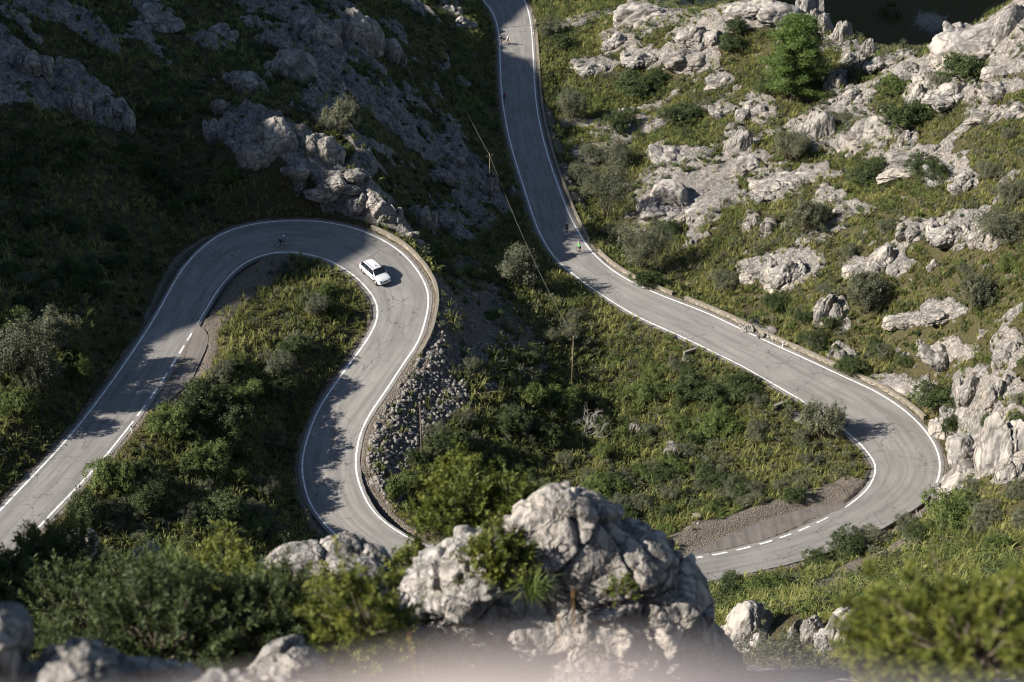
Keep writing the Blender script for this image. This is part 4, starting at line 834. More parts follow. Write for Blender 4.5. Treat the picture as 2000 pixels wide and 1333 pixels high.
def build_car():
    ST_ = [(-2.36, .80, .80, .62), (-2.28, .88, 1.06, .72), (-2.05, .91, 1.30, .70), (-1.72, .92, 1.60, .64), (-1.0, .925, 1.67, .66), (-.2, .925, 1.69, .67), (.45, .92, 1.61, .65), (.85, .915, 1.32, .74), (1.22, .91, 1.06, .80), (1.7, .90, .98, .76), (2.1, .86, .88, .70), (2.30, .76, .74, .60), (2.38, .62, .56, .5)]
    rows = []
    for x, w, zt, wt in ST_:
        zb = min(.98, zt - .05); lo = .24 if abs(x) < 2.2 else .30
        rows.append([(x, 0, lo), (x, w - .10, lo), (x, w - .01, lo + .14), (x, w, .5 * (lo + zb) + .06), (x, w - .03, zb), (x, (w - .03 + wt) / 2 + .015, (zb + zt) / 2), (x, wt + .02, zt - .05), (x, wt - .10, zt), (x, 0, zt + .02)])
    A = np.array(rows); k = A.shape[1]
    full = np.concatenate([A, A[:, -2:0:-1] * [1, -1, 1]], 1); K = full.shape[1]; n = len(ST_)
    V = full.reshape(-1, 3); F = []
    for i in range(n - 1):
        for j in range(K): j2 = (j + 1) % K; F.append([i * K + j, i * K + j2, i * K + K + j2, i * K + K + j])
    F = np.array(F); caps = [list(range(K))[::-1], [(n - 1) * K + j for j in range(K)]]
    r_ = empty('estate_car', (0, 0, 0))
    body = link('body', new_mesh('body', V, [F, np.array(caps)], M['carpaint']), r_)
    md = body.modifiers.new('sub', 'SUBSURF'); md.levels = 1; md.render_levels = 2
    def S(i, j):     # loft point with fractional station and section index
        i0, j0 = int(min(i, n - 1.001)), int(min(j, k - 1.001)); a, c = i - i0, j - j0
        return (A[i0, j0] * (1 - c) + A[i0, j0 + 1] * c) * (1 - a) + (A[i0 + 1, j0] * (1 - c) + A[i0 + 1, j0 + 1] * c) * a
    def pane(name, i0, i1, j0, j1, sgn, ni=8, nj=4, lift=.022, mt='glass'):
        Q = np.array([[S(i, j) for j in np.linspace(j0, j1, nj)] for i in np.linspace(i0, i1, ni)])
        du = np.gradient(Q, axis=0); dv = np.gradient(Q, axis=1); N = np.cross(du, dv); N /= np.linalg.norm(N, axis=2)[..., None]
        out = Q - np.array([0, 0, .8]); out[..., 0] *= .2; s = np.sign((N * out).sum(2).mean()); Q2 = Q + N * s * lift; lo = Q + N * s * (-.03)
        if sgn < 0: Q2 = Q2 * [1, -1, 1]; lo = lo * [1, -1, 1]
        n1 = ni * nj; V2 = np.r_[Q2.reshape(-1, 3), lo.reshape(-1, 3)]; f = grid_faces(nj, ni)
        return V2, f, n1
    def side_pane(name, i0, i1, j0, j1, sgn):
        V2, f, n1 = pane(name, i0, i1, j0, j1, sgn); link(name, new_mesh(name, V2[:n1], f, M['glass']), r_)
    for sgn in (1, -1):
        side_pane('side_window', 2.25, 3.9, 4.3, 5.9, sgn); side_pane('side_window', 3.97, 5.0, 4.25, 5.92, sgn); side_pane('side_window', 5.08, 6.9, 4.25, 5.9, sgn)
    def wide(name, i0, i1):
        V2, f, n1 = pane(name, i0, i1, 6.35, 8.0, 1, 6, 4); a = V2[:n1].reshape(6, 4, 3); fullp = np.concatenate([a, a[:, -2::-1] * [1, -1, 1]], 1)
        link(name, new_mesh(name, fullp.reshape(-1, 3), grid_faces(7, 6), M['glass']), r_)
    wide('windscreen', 6.15, 7.92); wide('rear_window', 1.25, 2.75)
    for sgn in (1, -1):
        p = MB(); p.tube([(-1.75, sgn * .60, 1.655), (-1.6, sgn * .60, 1.70), (-.2, sgn * .615, 1.76), (.3, sgn * .605, 1.70)], .02, 6); p.build('roof_rail', M['black'], r_, True)
        p = MB(); p.box((.92, sgn * 1.0, 1.02), (.16, .2, .14), b=.04); p.build('wing_mirror', M['carpaint'], r_, True)
        p = MB(); p.box((2.12, sgn * .60, .76), (.30, .34, .12), Matrix.Rotation(sgn * -.35, 3, 'Z'), b=.03); p.build('headlight', M['lamp'], r_, True)
        p = MB(); p.box((-2.25, sgn * .72, .95), (.14, .22, .26), b=.03); p.build('tail_light', M['red'], r_, True)
        for x in (1.42, -1.40):
            w = MB(); w.tube([(x, sgn * .70, .33), (x, sgn * .72, .33), (x, sgn * .90, .33), (x, sgn * .925, .33)], [.30, .33, .33, .29], 24); wo = w.build('wheel', M['black'], r_, True)
            q = MB(); q.tube([(x, sgn * .915, .33), (x, sgn * .935, .33)], [.215, .20], 16); q.build('rim', M['alloy'], wo, True)
            q = MB(); q.tube([(x, sgn * .80, .36), (x, sgn * .914, .36)], [.40, .40], 24); q.build('wheel_arch', M['black'], r_, True)
    p = MB(); p.box((2.30, 0, .70), (.10, .62, .11), b=.02); p.build('grille', M['black'], r_)
    p = MB(); p.box((2.36, 0, .38), (.08, 1.05, .14), b=.02); p.build('bumper_intake', M['black'], r_)
    p = MB(); p.box((2.40, 0, .52), (.03, .50, .11)); p.build('number_plate', M['white'], r_)
    p = MB(); p.box((.02, .02, 1.715), (.26, .10, .06), b=.02); p.build('roof_aerial', M['black'], r_)
    p = MB(); p.box((1.0, -.12, 1.12), (.2, .3, .03)); p.build('dashboard_paper', M['white'], r_)
    p = MB()
    for sgn in (1, -1):
        for x, z0, z1 in ((.98, .42, 1.0), (-.02, .36, 1.0), (-1.02, .48, 1.0)): p.box((x, sgn * .915, (z0 + z1) / 2), (.018, .02, z1 - z0))
        p.box((0, sgn * .905, .30), (2.1, .04, .10))
    p.build('door_seams', M['black'], r_)
    return r_
car = build_car(); zc_ = 1.62
pr, pf = at_z(708, 536, zc_), at_z(737, 559, zc_); dv_ = pf - pr; dv_ /= np.linalg.norm(dv_); lf = np.array([-dv_[1], dv_[0], 0]); cc_ = (pr + pf) / 2 + lf * .87
print('wheelbase seen', np.linalg.norm(pf - pr), 'car at', cc_)
k_ = np.argmin(((cen - cc_)[:, :2] ** 2).sum(1)); cc_[2] = cen[k_, 2] + .03
tg = cen[min(k_ + 3, len(cen) - 1)] - cen[k_ - 3]
car.location = tuple(cc_); car.rotation_euler = (0, math.asin(max(-.1, min(.1, -tg[2] / np.linalg.norm(tg)))), math.atan2(dv_[1], dv_[0]))
car.scale = (1.09,) * 3
tag(car, 'white estate car with roof rails driving round the left bend', 'car')

# ------------------------------------------------------------------ cyclists and their bicycles
def bike_mesh():
    P_ = {}
    f = MB(); bb = (0, 0, .28); se = (-.17, 0, .80); hd = (.40, 0, .86); hl = (.43, 0, .74); rh = (-.42, 0, .34); fh = (.58, 0, .34)
    for a, c, r in ((bb, se, .020), (bb, hl, .024), (se, hd, .018), (bb, rh, .014), (se, rh, .012), (hd, hl, .022), (hl, fh, .016), (se, (-.20, 0, .93), .015)): f.tube([a, c], r, 6)
    P_['frame'] = f.mesh('frame', M['black'], True)
    def wheel(c):
        w = MB(); th = np.linspace(0, 2 * math.pi, 25); w.tube([(c[0] + .335 * math.cos(t), 0, c[2] + .335 * math.sin(t)) for t in th], .024, 6, False); return w.mesh('wheel', M['black'], True)
    def spokes(c):
        w = MB()
        for t in np.linspace(0, math.pi, 9)[:-1]: w.tube([(c[0] + .32 * math.cos(t), 0, c[2] + .32 * math.sin(t)), (c[0] - .32 * math.cos(t), 0, c[2] - .32 * math.sin(t))], .003, 3)
        w.tube([(c[0], -.05, c[2]), (c[0], .05, c[2])], .03, 8); return w.mesh('spokes', M['alloy'], False)
    P_['wheels'] = [(wheel(c), spokes(c)) for c in (rh, fh)]
    h = MB(); h.tube([(.40, 0, .86), (.44, 0, .94)], .016, 6); h.tube([(.44, -.20, .95), (.44, .20, .95)], .015, 6)
    for s in (-1, 1): h.tube([(.44, s * .20, .95), (.54, s * .21, .96), (.57, s * .21, .88), (.50, s * .21, .82), (.42, s * .21, .82)], .014, 6)
    P_['handlebar'] = h.mesh('handlebar', M['black'], True)
    s_ = MB(); s_.box((-.22, 0, .95), (.24, .10, .04), b=.015); P_['saddle'] = s_.mesh('saddle', M['black'])
    c = MB(); c.tube([(0, -.05, .28), (0, -.06, .28)], .09, 14); c.tube([(0, -.07, .28), (.02, -.07, .115)], .012, 5); c.tube([(0, .07, .28), (-.02, .07, .445)], .012, 5); c.box((.03, -.12, .11), (.09, .09, .02)); c.box((-.03, .12, .45), (.09, .09, .02)); P_['crankset'] = c.mesh('crankset', M['alloy'])
    return P_
BK = bike_mesh()
def put_bike(loc, rz, label):
    r_ = empty('bicycle', loc, rz)
    for k in ('frame', 'handlebar', 'saddle', 'crankset'): link(k, BK[k], r_)
    for w, s in BK['wheels']: wo = link('wheel', w, r_); link('spokes', s, wo)
    r_.scale = (1.16,) * 3; return tag(r_, label, 'bicycle', 'road bicycles')
def skin_body(pose, mats, name='body'):
    """one continuous figure grown by a skin modifier round a posed skeleton"""
    vs, es, rs, kinds = [], [], [], []
    def v(p, r, k, parent=None):
        vs.append(p); rs.append(r); kinds.append(k)
        if parent is not None: es.append((parent, len(vs) - 1))
        return len(vs) - 1
    hip, ch, nk, hd = pose['hip'], pose['chest'], pose['neck'], pose['head']
    H = v(hip, .13, 1); W1 = v(tuple((np.array(hip) * .55 + np.array(ch) * .45)), .125, 0, H); C = v(ch, .145, 0, W1); N = v(nk, .055, 2, C); D = v(hd, .095, 2, N); v(tuple(np.array(hd) + [.02, 0, .07]), .085, 2, D); v(tuple(np.array(hd) + [.085, 0, -.02]), .035, 2, D)
    for s in (-1, 1):
        sh = v((ch[0] + .02, s * .17, ch[2] + .02), .062, 0, C); el = v((pose['el'][0], s * pose['el'][1], pose['el'][2]), .044, 0, sh); wr = v((pose['ha'][0] - .05, s * .215, pose['ha'][2] + .03), .028, 2, el); ha = v((pose['ha'][0] + .01, s * .21, pose['ha'][2] + .025), .030, 4, wr)
        for q, (dy, L) in enumerate(((-.03, .07), (-.010, .08), (.010, .078), (.03, .062))):
            f1 = v((pose['ha'][0] + .045, s * .21 + dy, pose['ha'][2] + .03), .010, 4, ha); v((pose['ha'][0] + .05 + L * .3, s * .21 + dy, pose['ha'][2] - .02), .008, 4, f1)
        t1 = v((pose['ha'][0] + .0, s * .21 - s * .04, pose['ha'][2] + .005), .010, 4, ha); v((pose['ha'][0] + .03, s * .21 - s * .045, pose['ha'][2] - .02), .008, 4, t1)
        up = s > 0; hp = v((hip[0] + .03, s * .09, hip[2] - .03), .098, 1, H)
        an = (-.06, s * .12, .53) if up else (0.0, s * .12, .20); kn = (.27, s * .12, .80) if up else (.20, s * .11, .60)
        th = v(tuple(np.array((hip[0] + .03, s * .09, hip[2] - .03)) * .45 + np.array(kn) * .55), .080, 1, hp); K = v(kn, .055, 2, th); cf = v(tuple(np.array(kn) * .65 + np.array(an) * .35 - [.03, 0, 0]), .056, 2, K); A = v(an, .034, 3, cf); v((an[0] + .12, an[1], an[2] - .06), .036, 3, A)
    me = bpy.data.meshes.new(name); me.from_pydata(vs, es, []); o_ = bpy.data.objects.new(name, me); COL.objects.link(o_)
    sk = o_.modifiers.new('skin', 'SKIN'); sk.use_smooth_shade = True
    if not me.skin_vertices: 
        bpy.context.view_layer.update()
    for i, d in enumerate(me.skin_vertices[0].data): d.radius = (rs[i], rs[i] * (.82 if kinds[i] == 0 and i < 3 else 1)); d.use_root = (i == 0)
    sb = o_.modifiers.new('sub', 'SUBSURF'); sb.levels = 1; sb.render_levels = 1
    dg = bpy.context.evaluated_depsgraph_get(); m2 = bpy.data.meshes.new_from_object(o_.evaluated_get(dg)); m2.name = name
    bpy.data.objects.remove(o_); 
    for mt in mats: m2.materials.append(mt)
    A = np.array(vs); cnt = np.array([p.center[:] for p in m2.polygons]); d = ((cnt[:, None] - A[None]) ** 2).sum(2) - (np.array(rs) ** 2)[None]
    m2.polygons.foreach_set('material_index', np.array(kinds, np.int32)[d.argmin(1)]); m2.polygons.foreach_set('use_smooth', np.ones(len(cnt), bool)); return m2
UPR = dict(hip=(-.20, 0, 1.02), chest=(.14, 0, 1.36), neck=(.22, 0, 1.48), head=(.29, 0, 1.58), el=(.32, .24, 1.14), ha=(.53, 0, .98))
AERO = dict(hip=(-.22, 0, 1.02), chest=(.20, 0, 1.22), neck=(.31, 0, 1.29), head=(.40, 0, 1.36), el=(.36, .22, 1.0), ha=(.48, 0, .84))
M['skin'] = flat('skin', (0.42, 0.26, 0.18), 0.6); M['kit_black'] = flat('black_cloth', (0.012, 0.012, 0.014), 0.8); M['kit_navy'] = flat('grey_blue_jacket', (0.20, 0.23, 0.30), 0.8); M['kit_red'] = flat('red_jersey', (0.36, 0.03, 0.03), 0.8); M['kit_green'] = flat('bright_green_vest', (0.10, 0.40, 0.10), 0.7); M['kit_white'] = flat('white_jersey', (0.62, 0.62, 0.62), 0.8); M['shoe'] = flat('white_shoe', (0.55, 0.55, 0.55), 0.6)
def rider(u, v, rev, pose, top, legs, helmet, label, blabel, shoes='shoe', hands='skin', rz=None):
    q0 = at_z(u, v, cen[0, 2])
    for _ in range(6):
        k = np.argmin(((cen - q0)[:, :2] ** 2).sum(1)); q0 = at_z(u, v, cen[k, 2] + .03)
    t = cen[min(k + 2, len(cen) - 1)] - cen[max(k - 2, 0)]; a = math.atan2(t[1], t[0]) + (math.pi if rev else 0) if rz is None else rz
    c, s = math.cos(a), math.sin(a); loc = (q0[0] - .08 * c, q0[1] - .08 * s, q0[2])
    put_bike(loc, a, blabel); p = empty('person', loc, a); p.scale = (1.16,) * 3
    link('body', skin_body(pose, [M[top], M[legs], M['skin'], M[shoes], M[hands]]), p)
    hd = np.array(pose['head']); V, F = ICO3; V = V * [.155, .105, .10]; V = V[:]; V[:, 2] = np.maximum(V[:, 2], -.02); link('helmet', new_mesh('helmet', V + hd + [-.015, 0, .075], F, M[helmet]), p)
    tag(p, label, 'person', 'cyclists on the road')
rider(551, 482.5, False, AERO, 'kit_navy', 'kit_black', 'kit_white', 'cyclist in grey blue jacket and white helmet crouching in the shaded bend', 'bicycle under the crouching cyclist in the shaded bend', 'kit_black')
rider(985, 200, True, UPR, 'kit_red', 'kit_black', 'kit_black', 'cyclist in red and black riding alone up the shaded road', 'bicycle under the lone cyclist in red', 'kit_black')
rider(979, 87, True, UPR, 'kit_black', 'kit_black', 'kit_black', 'cyclist in black close to the left edge line at the top', 'bicycle under the cyclist in black at the left edge line', 'kit_black')
rider(992.5, 88, True, UPR, 'kit_white', 'kit_black', 'kit_white', 'cyclist in pale jersey and white helmet beside the one in black', 'bicycle under the cyclist in the pale jersey', 'shoe')
rider(1106.5, 458, False, UPR, 'kit_black', 'kit_black', 'kit_white', 'cyclist in black with white helmet riding away ahead of the green one', 'bicycle under the black clad cyclist with the white helmet', 'shoe', 'kit_black')
rider(1131, 495.5, False, UPR, 'kit_green', 'kit_black', 'kit_navy', 'cyclist in bright green vest riding away along the road edge', 'bicycle under the cyclist in the green vest', 'kit_black', 'kit_black')

# ------------------------------------------------------------------ trees of their own kind
def tree_parts(name, q, label, cat, crown, trunk, matl, rz=0.0):
    r_ = empty(name, tuple(q), rz); link('trunk', trunk, r_); link('crown', crown, r_); return tag(r_, label, cat)
def pine(u, v, H, label):
    q = pick([u], [v])[0]; r = np.random.default_rng(77); t = MB(); tr = np.array([(0, 0, -.5), (.1, 0, H * .3), (-.2, .1, H * .6), (-.1, 0, H * .93)]); t.tube(catmull(tr, 6), np.linspace(.34, .05, 19), 9)
    P_, N_, T_ = [], [], []
    for i in range(150):
        h = H * (.10 + .88 * r.random() ** .8); f = h / H; a = r.uniform(0, 6.283); R_ = H * np.interp(f, [0, .12, .35, .6, .85, 1], [.22, .34, .32, .27, .22, .08]) * (.55 + .65 * r.random())
        if f < .35 and math.cos(a - .1) > .5: R_ *= 1.3
        e = np.array([math.cos(a) * R_, math.sin(a) * R_, h + R_ * .12]); b0 = np.array([-.1, 0, h - R_ * .2]); mid = (b0 + e) / 2 + [0, 0, -.12 * R_]
        t.tube([b0, mid, e], [.07 * (1.2 - f), .045 * (1.2 - f), .015], 5)
        for k in range(9):
            w = .35 + .65 * (k + r.random()) / 9; c = b0 * (1 - w) + e * w + r.normal(0, .22, 3) * [1, 1, .6]; n = 58; s = .46
            P_.append(c + r.normal(size=(n, 3)) * [s, s, s * .5]); dn = np.array([math.cos(a) * .5, math.sin(a) * .5, .9]); N_.append(dn + r.normal(size=(n, 3)) * .8); T_.append(np.full(n, r.random()) * .65 + .35 * r.random(n))
    P_ = np.concatenate(P_); V, F = leaf_quads(P_, np.concatenate(N_), r.uniform(.3, .55, len(P_)), .11, r)
    return tree_parts('pine_tree', q, label, 'tree', new_mesh('crown', V, F, M['pine'], False, {'tint': np.repeat(np.concatenate(T_), 4)}), t.mesh('trunk', M['bark'], True), None)
pine(1545, 200, 16.0, 'tall bright green pine tree on the sunlit rocky slope')
q = pick([1930], [22])[0]
M['far'] = M['pine']
def round_tree(u, v, w, h, label, seed, matl='shrub_olive', name='olive_tree'):
    q = pick([u], [v + .42 * h])[0]; d = proj(q)[2]; W = w * d / FPX; H = (h * d / FPX) / .86; r = np.random.default_rng(seed)
    P_, N_, T_, c = lobed(r, 11, 300, 34, .06, airy=.12); V, F = leaf_quads(P_ * [W / 1.75, W / 1.75, H * 1.02], N_, r.uniform(.16, .34, len(P_)), .11, r)
    t = MB()
    for k in c: e = k * [W / 1.75, W / 1.75, H]; t.tube([(0, 0, -.3), (e[0] * .25 + r.normal(0, .08), e[1] * .25, e[2] * .35), e * [.7, .7, .75], e], [.13, .10, .06, .02], 6)
    return tree_parts(name, (q[0], q[1] + .1, ground(q[0], q[1] + .1)), label, 'tree', new_mesh('crown', V, F, M[matl], False, {'tint': np.repeat(T_, 4)}), t.mesh('trunk', M['bark'], True), None)
TREES = [(1185, 380, 118, 116, 'big grey green olive tree beside the gully right of the upper road', 1), (1252, 490, 122, 90, 'broad olive tree behind the parapet near the green cyclist', 2), (50, 700, 120, 110, 'large olive tree at the left edge above the left road', 3), (118, 655, 80, 76, 'upright olive tree at the edge of the shaded left slope', 4), (1012, 528, 92, 70, 'pale olive tree left of the road below the shaded pole', 5), (666, 238, 84, 66, 'pale olive tree above the fluted sunlit rock', 6), (1120, 206, 74, 64, 'rounded olive tree right of the shaded upper road', 7), (1604, 824, 82, 82, 'small olive tree casting its shadow on the right bend', 8), (1690, 584, 86, 70, 'dark olive tree next to the split rock on the right slope', 9), (1902, 570, 86, 66, 'dark olive tree on the right slope near the frame edge', 10), (1572, 430, 86, 62, 'low wide olive tree in the middle of the sunlit slope', 11), (1542, 294, 74, 54, 'olive tree between the big slab and the fluted rocks', 12)]
for a in TREES: round_tree(*a)
def branch(t, p, d, L, r0, depth, r, up=.1):
    n = 3; pts = [p]
    for k in range(n): d = d + r.normal(0, .22, 3) + [0, 0, up * .3]; d = d / np.linalg.norm(d); pts.append(pts[-1] + d * L / n)
    t.tube(pts, np.linspace(r0, r0 * .6, n + 1), 5)
    if depth > 0:
        for k in range(r.integers(2, 4)):
            i = r.integers(1, n + 1); dd = d + r.normal(0, .65, 3); branch(t, pts[i], dd / np.linalg.norm(dd), L * r.uniform(.55, .8), r0 * .6, depth - 1, r, up)
def dead(u, v, L, label, seed, name='dead_bush'):
    q = pick([u], [v])[0]; r = np.random.default_rng(seed); t = MB()
    for k in range(5): d = np.array([r.normal(0, .6), r.normal(0, .4), .9]); branch(t, np.array([0, 0, -.2]), d / np.linalg.norm(d), L, .085, 4, r)
    V, F = t.arrays(); o_ = link(name, new_mesh(name, V, F, M['deadwood']), None, tuple(q)); return tag(o_, label, 'dead bush')
dead(1148, 846, 2.3, 'bleached leafless bush with tangled branches in the middle of the green basin', 3)
dead(1795, 1022, 1.0, 'small bare twiggy bush sticking up beside the right bend', 4)
# ------------------------------------------------------------------ the near crags, bushes and the viewpoint wall
def blobs(ells, voxel):
    """fused surface of several ellipsoids (cx,cy,cz, rx,ry,rz, turn)"""
    V0, F0 = ICO3; Vs, Fs = [], []
    for i, (cx_, cy_, cz_, a, b_, c, t) in enumerate(ells):
        Q = V0 * [a, b_, c]; k, s = math.cos(t), math.sin(t); Q = np.stack([Q[:, 0] * k - Q[:, 2] * s, Q[:, 1], Q[:, 0] * s + Q[:, 2] * k], 1); Vs.append(Q + [cx_, cy_, cz_]); Fs.append(F0 + i * len(V0))
    me = new_mesh('tmp', np.concatenate(Vs), np.concatenate(Fs)); o_ = link('tmp', me); md = o_.modifiers.new('r', 'REMESH'); md.mode = 'VOXEL'; md.voxel_size = voxel
    sm = o_.modifiers.new('s', 'SMOOTH'); sm.iterations = 20; sm.factor = .5
    dg = bpy.context.evaluated_depsgraph_get(); m2 = bpy.data.meshes.new_from_object(o_.evaluated_get(dg)); bpy.data.objects.remove(o_)
    n = len(m2.vertices); V = np.empty(n * 3, np.float32); m2.vertices.foreach_get('co', V); N = np.empty(n * 3, np.float32); m2.vertex_normals.foreach_get('vector', N)
    F = np.array([p.vertices[:] for p in m2.polygons]); bpy.data.meshes.remove(m2)
    return V.reshape(-1, 3).astype(float), N.reshape(-1, 3).astype(float), F
def crag(name, px, ells, voxel, sc, label, seed, cat='rock', amp=1.0):
    V, N, F = blobs(ells, voxel)
    w = 0.14 * np.stack([fbm3(V / sc * 1.1 + k * 7.7, 4, seed + k) for k in range(3)], 1)
    f1, f2, c, tl = voro3((V / sc + w) * np.array([.9, .9, 1.15]) + seed, seed); g1, g2, gc, gl = voro3((V / sc + w) * np.array([2.1, 2.1, 2.7]) + seed, seed + 9); h1, h2, hc, hl = voro3((V / sc + w * .6) * 5.5 + seed, seed + 19)
    gate = sstep(-.12, .12, fbm3(V / sc * .7 + 3, 3, seed + 30))
    d = sc * (.10 * (c - .5) + .20 * tl - .13 * (1 - sstep(0, .06, f2 - f1)) + gate * (.13 * gl - .07 * (1 - sstep(0, .07, g2 - g1)) + .05 * hl) + .05 * ridge3(V / sc * 1.6, 4, seed + 3, .55) + .02 * fbm3(V / sc * 6, 4, seed + 4))
    V = V + N * (d * amp)[:, None]
    return tag(link(name, new_mesh(name, V, F, M['rock_near']), None, tuple(at_depth(*px))), label, cat)
crag('crag', (1090, 1220, 20), [(.5, .2, -.7, 1.85, 1.6, 1.7, 0), (.12, .4, .85, .9, .9, 1.2, .2), (-1.42, -.1, .25, .85, .95, 1.35, -.3), (.65, .3, .35, 1.0, 1.0, 1.1, -.5), (-.95, .15, .45, .75, .8, 1.0, -.2), (-.55, -.2, .05, .8, .85, .8, 0), (-1.75, -.2, -.75, .9, .95, .95, -.2), (-.5, -.1, -.5, 1.2, 1.1, 1.0, 0), (1.15, .3, -.25, 1.05, 1.2, 1.15, -.7), (1.65, -.1, -1.5, 1.1, 1.3, 1.3, -.3), (0, -.2, -2.0, 2.4, 1.6, 1.1, 0)], .035, .85, 'large cracked grey crag with a pine shrub growing on its top', 3)
crag('boulder', (618, 1130, 23), [(0, 0, 0, 1.05, .9, .42, .05), (-.7, 0, -.2, .6, .7, .35, .2), (.75, .1, -.15, .55, .7, .45, -.4)], .04, .7, 'broad flat topped boulder behind the bright juniper sprigs', 8)
crag('boulder', (95, 1075, 26), [(0, 0, 0, .28, .3, .22, .2)], .03, .35, 'small white boulder under the leaves at the left edge', 11)
crag('boulder', (150, 1062, 27), [(0, 0, 0, .42, .4, .26, -.1)], .03, .4, 'rounded pinkish boulder behind the dark left thicket', 12)
crag('boulder', (285, 1086, 26), [(0, 0, 0, .30, .3, .16, .1)], .03, .35, 'small flat boulder half hidden in the dark left thicket', 13)
crag('boulder', (8, 1280, 9), [(0, 0, 0, .16, .3, .30, .1), (-.1, 0, -.2, .25, .3, .3, 0)], .015, .3, 'shaded grey boulder cut off by the left frame edge', 14)
crag('boulder', (135, 1340, 9), [(0, 0, -.05, .30, .3, .28, 0), (-.05, -.05, .02, .2, .25, .2, .2)], .015, .3, 'brown faced boulder in the bottom corner of the viewpoint slope', 15)
crag('boulder', (275, 1362, 9.6), [(0, 0, -.1, .52, .4, .26, -.25), (-.25, .05, .0, .3, .3, .22, .1)], .018, .32, 'long grey boulder sloping down beside the brown faced one', 16)
crag('boulder', (440, 1385, 8.5), [(0, 0, -.02, .32, .3, .13, 0), (.3, 0, -.06, .25, .3, .1, 0)], .015, .25, 'low pale boulder just above the viewpoint wall', 17)
crag('boulder', (560, 1310, 14), [(0, 0, -.1, .4, .4, .35, 0)], .025, .4, 'dim rounded boulder below the juniper sprigs', 18)
def sprig_bush(name, px, R_, H, ns, nn, sl, nl, matl, label, cat, seed, up=.5, nw=.25, stems=10):
    """bush of upright sprigs, each a shoot clothed with short needles"""
    r = np.random.default_rng(seed); a = r.uniform(0, 6.283, ns); el = np.arcsin(r.uniform(-.15, 1, ns)); lob = 1 + .35 * np.sin(a * 3 + seed) * np.cos(el) + .15 * r.normal(size=ns)
    d = np.stack([np.cos(a) * np.cos(el), np.sin(a) * np.cos(el), np.sin(el)], 1); rr_ = (r.uniform(.45, 1.0, ns) ** .6)[:, None] * lob[:, None]
    B = d * rr_ * np.array([R_, R_ * .9, H]); dr_ = d * .8 + [0, 0, up] + r.normal(0, .35, (ns, 3)); dr_ /= np.linalg.norm(dr_, axis=1)[:, None]; sl_ = sl * r.uniform(.5, 1.3, ns)
    i = np.repeat(np.arange(ns), nn); t = r.random(len(i)); P = B[i] + dr_[i] * (t * sl_[i])[:, None]
    nd = r.normal(size=(len(i), 3)); nd -= dr_[i] * (nd * dr_[i]).sum(1)[:, None]; nd /= np.linalg.norm(nd, axis=1)[:, None]; ax = nd * .85 + dr_[i] * .6; ax /= np.linalg.norm(ax, axis=1)[:, None]
    L = nl * r.uniform(.6, 1.2, len(i)); sd_ = np.cross(ax, r.normal(size=(len(i), 3))); sd_ /= np.linalg.norm(sd_, axis=1)[:, None]; w = (L * nw)[:, None]
    V = np.stack([P, P + ax * (L * .5)[:, None] + sd_ * w / 2, P + ax * L[:, None], P + ax * (L * .5)[:, None] - sd_ * w / 2], 1).reshape(-1, 3); F = np.arange(len(V)).reshape(-1, 4)
    T_ = np.repeat(np.clip(.35 * r.random(ns)[i] + .35 * t + .3 * r.random(len(i)), 0, 1), 4)
    q = at_depth(*px); root = empty(name, tuple(q)); link('foliage', new_mesh('foliage', V, F, M[matl], False, {'tint': T_}), root); s = MB()
    for k in r.choice(ns, min(stems * 6, ns), False): s.tube([(r.normal(0, .06) * R_, r.normal(0, .06) * R_, -.55 * H), B[k] * [.45, .45, .3], B[k] + dr_[k] * sl_[k] * .6], [.022 * R_, .014 * R_, .005], 5)
    s.build('stems', M['bark'], root, True); return tag(root, label, cat)
sprig_bush('pine_shrub', (925, 1015, 21.0), .78, .56, 380, 60, .34, .085, 'juniper', 'bushy young pine shrub growing on top of the central crag', 'shrub', 21, .8)
sprig_bush('pine_shrub', (975, 1105, 19.0), .34, .45, 130, 60, .26, .08, 'juniper', 'lower sprays of pine shrub hanging in the crag cleft', 'shrub', 22, .5)
sprig_bush('pine_shrub', (812, 1120, 20.8), .24, .36, 70, 50, .24, .08, 'juniper', 'thin pine spray at the left shoulder of the crag', 'shrub', 23, .6)
sprig_bush('pine_shrub', (1010, 1010, 20.8), .24, .45, 90, 55, .28, .08, 'juniper', 'upright pine spray against the crag summit', 'shrub', 24, .9)
for i, (u, v, d, R_, H, ns, lb) in enumerate([(60, 1155, 23, .95, .70, 330, 'dark juniper bush at the left edge above the shaded boulders'), (195, 1225, 20, 1.15, .85, 420, 'widest dark juniper bush of the left thicket'), (360, 1245, 19, 1.05, .85, 400, 'dark juniper bush in the middle of the left thicket'), (505, 1240, 19, .90, .75, 380, 'juniper bush with yellow green tips below the flat boulder'), (640, 1250, 18.5, .80, .62, 320, 'juniper bush between the flat boulder and the central crag'), (300, 1255, 15, .8, .6, 260, 'shaded juniper bush above the long grey boulder'), (480, 1255, 15.5, .8, .55, 260, 'shaded juniper bush beside the dim rounded boulder')]):
    sprig_bush('juniper_bush', (u, v + 8, d), R_, H * .9, int(ns * 1.5), 54, .32, .075, 'juniper' if i in (3, 4) else 'shrub_dark', lb, 'shrub', 30 + i, .45)
sprig_bush('juniper_bush', (440, 1125, 21), .36, .5, 110, 54, .32, .08, 'juniper', 'feathery bright juniper shoot rising over the left thicket', 'shrub', 41, .9)
sprig_bush('juniper_bush', (110, 1085, 24), .55, .32, 150, 54, .3, .08, 'juniper', 'sunlit juniper bush in front of the left road end', 'shrub', 42, .7)
sprig_bush('juniper_bush', (715, 1230, 13.5), .34, .55, 110, 60, .28, .07, 'juniper', 'loose yellow green juniper shoot left of the crag foot', 'shrub', 43, .8)
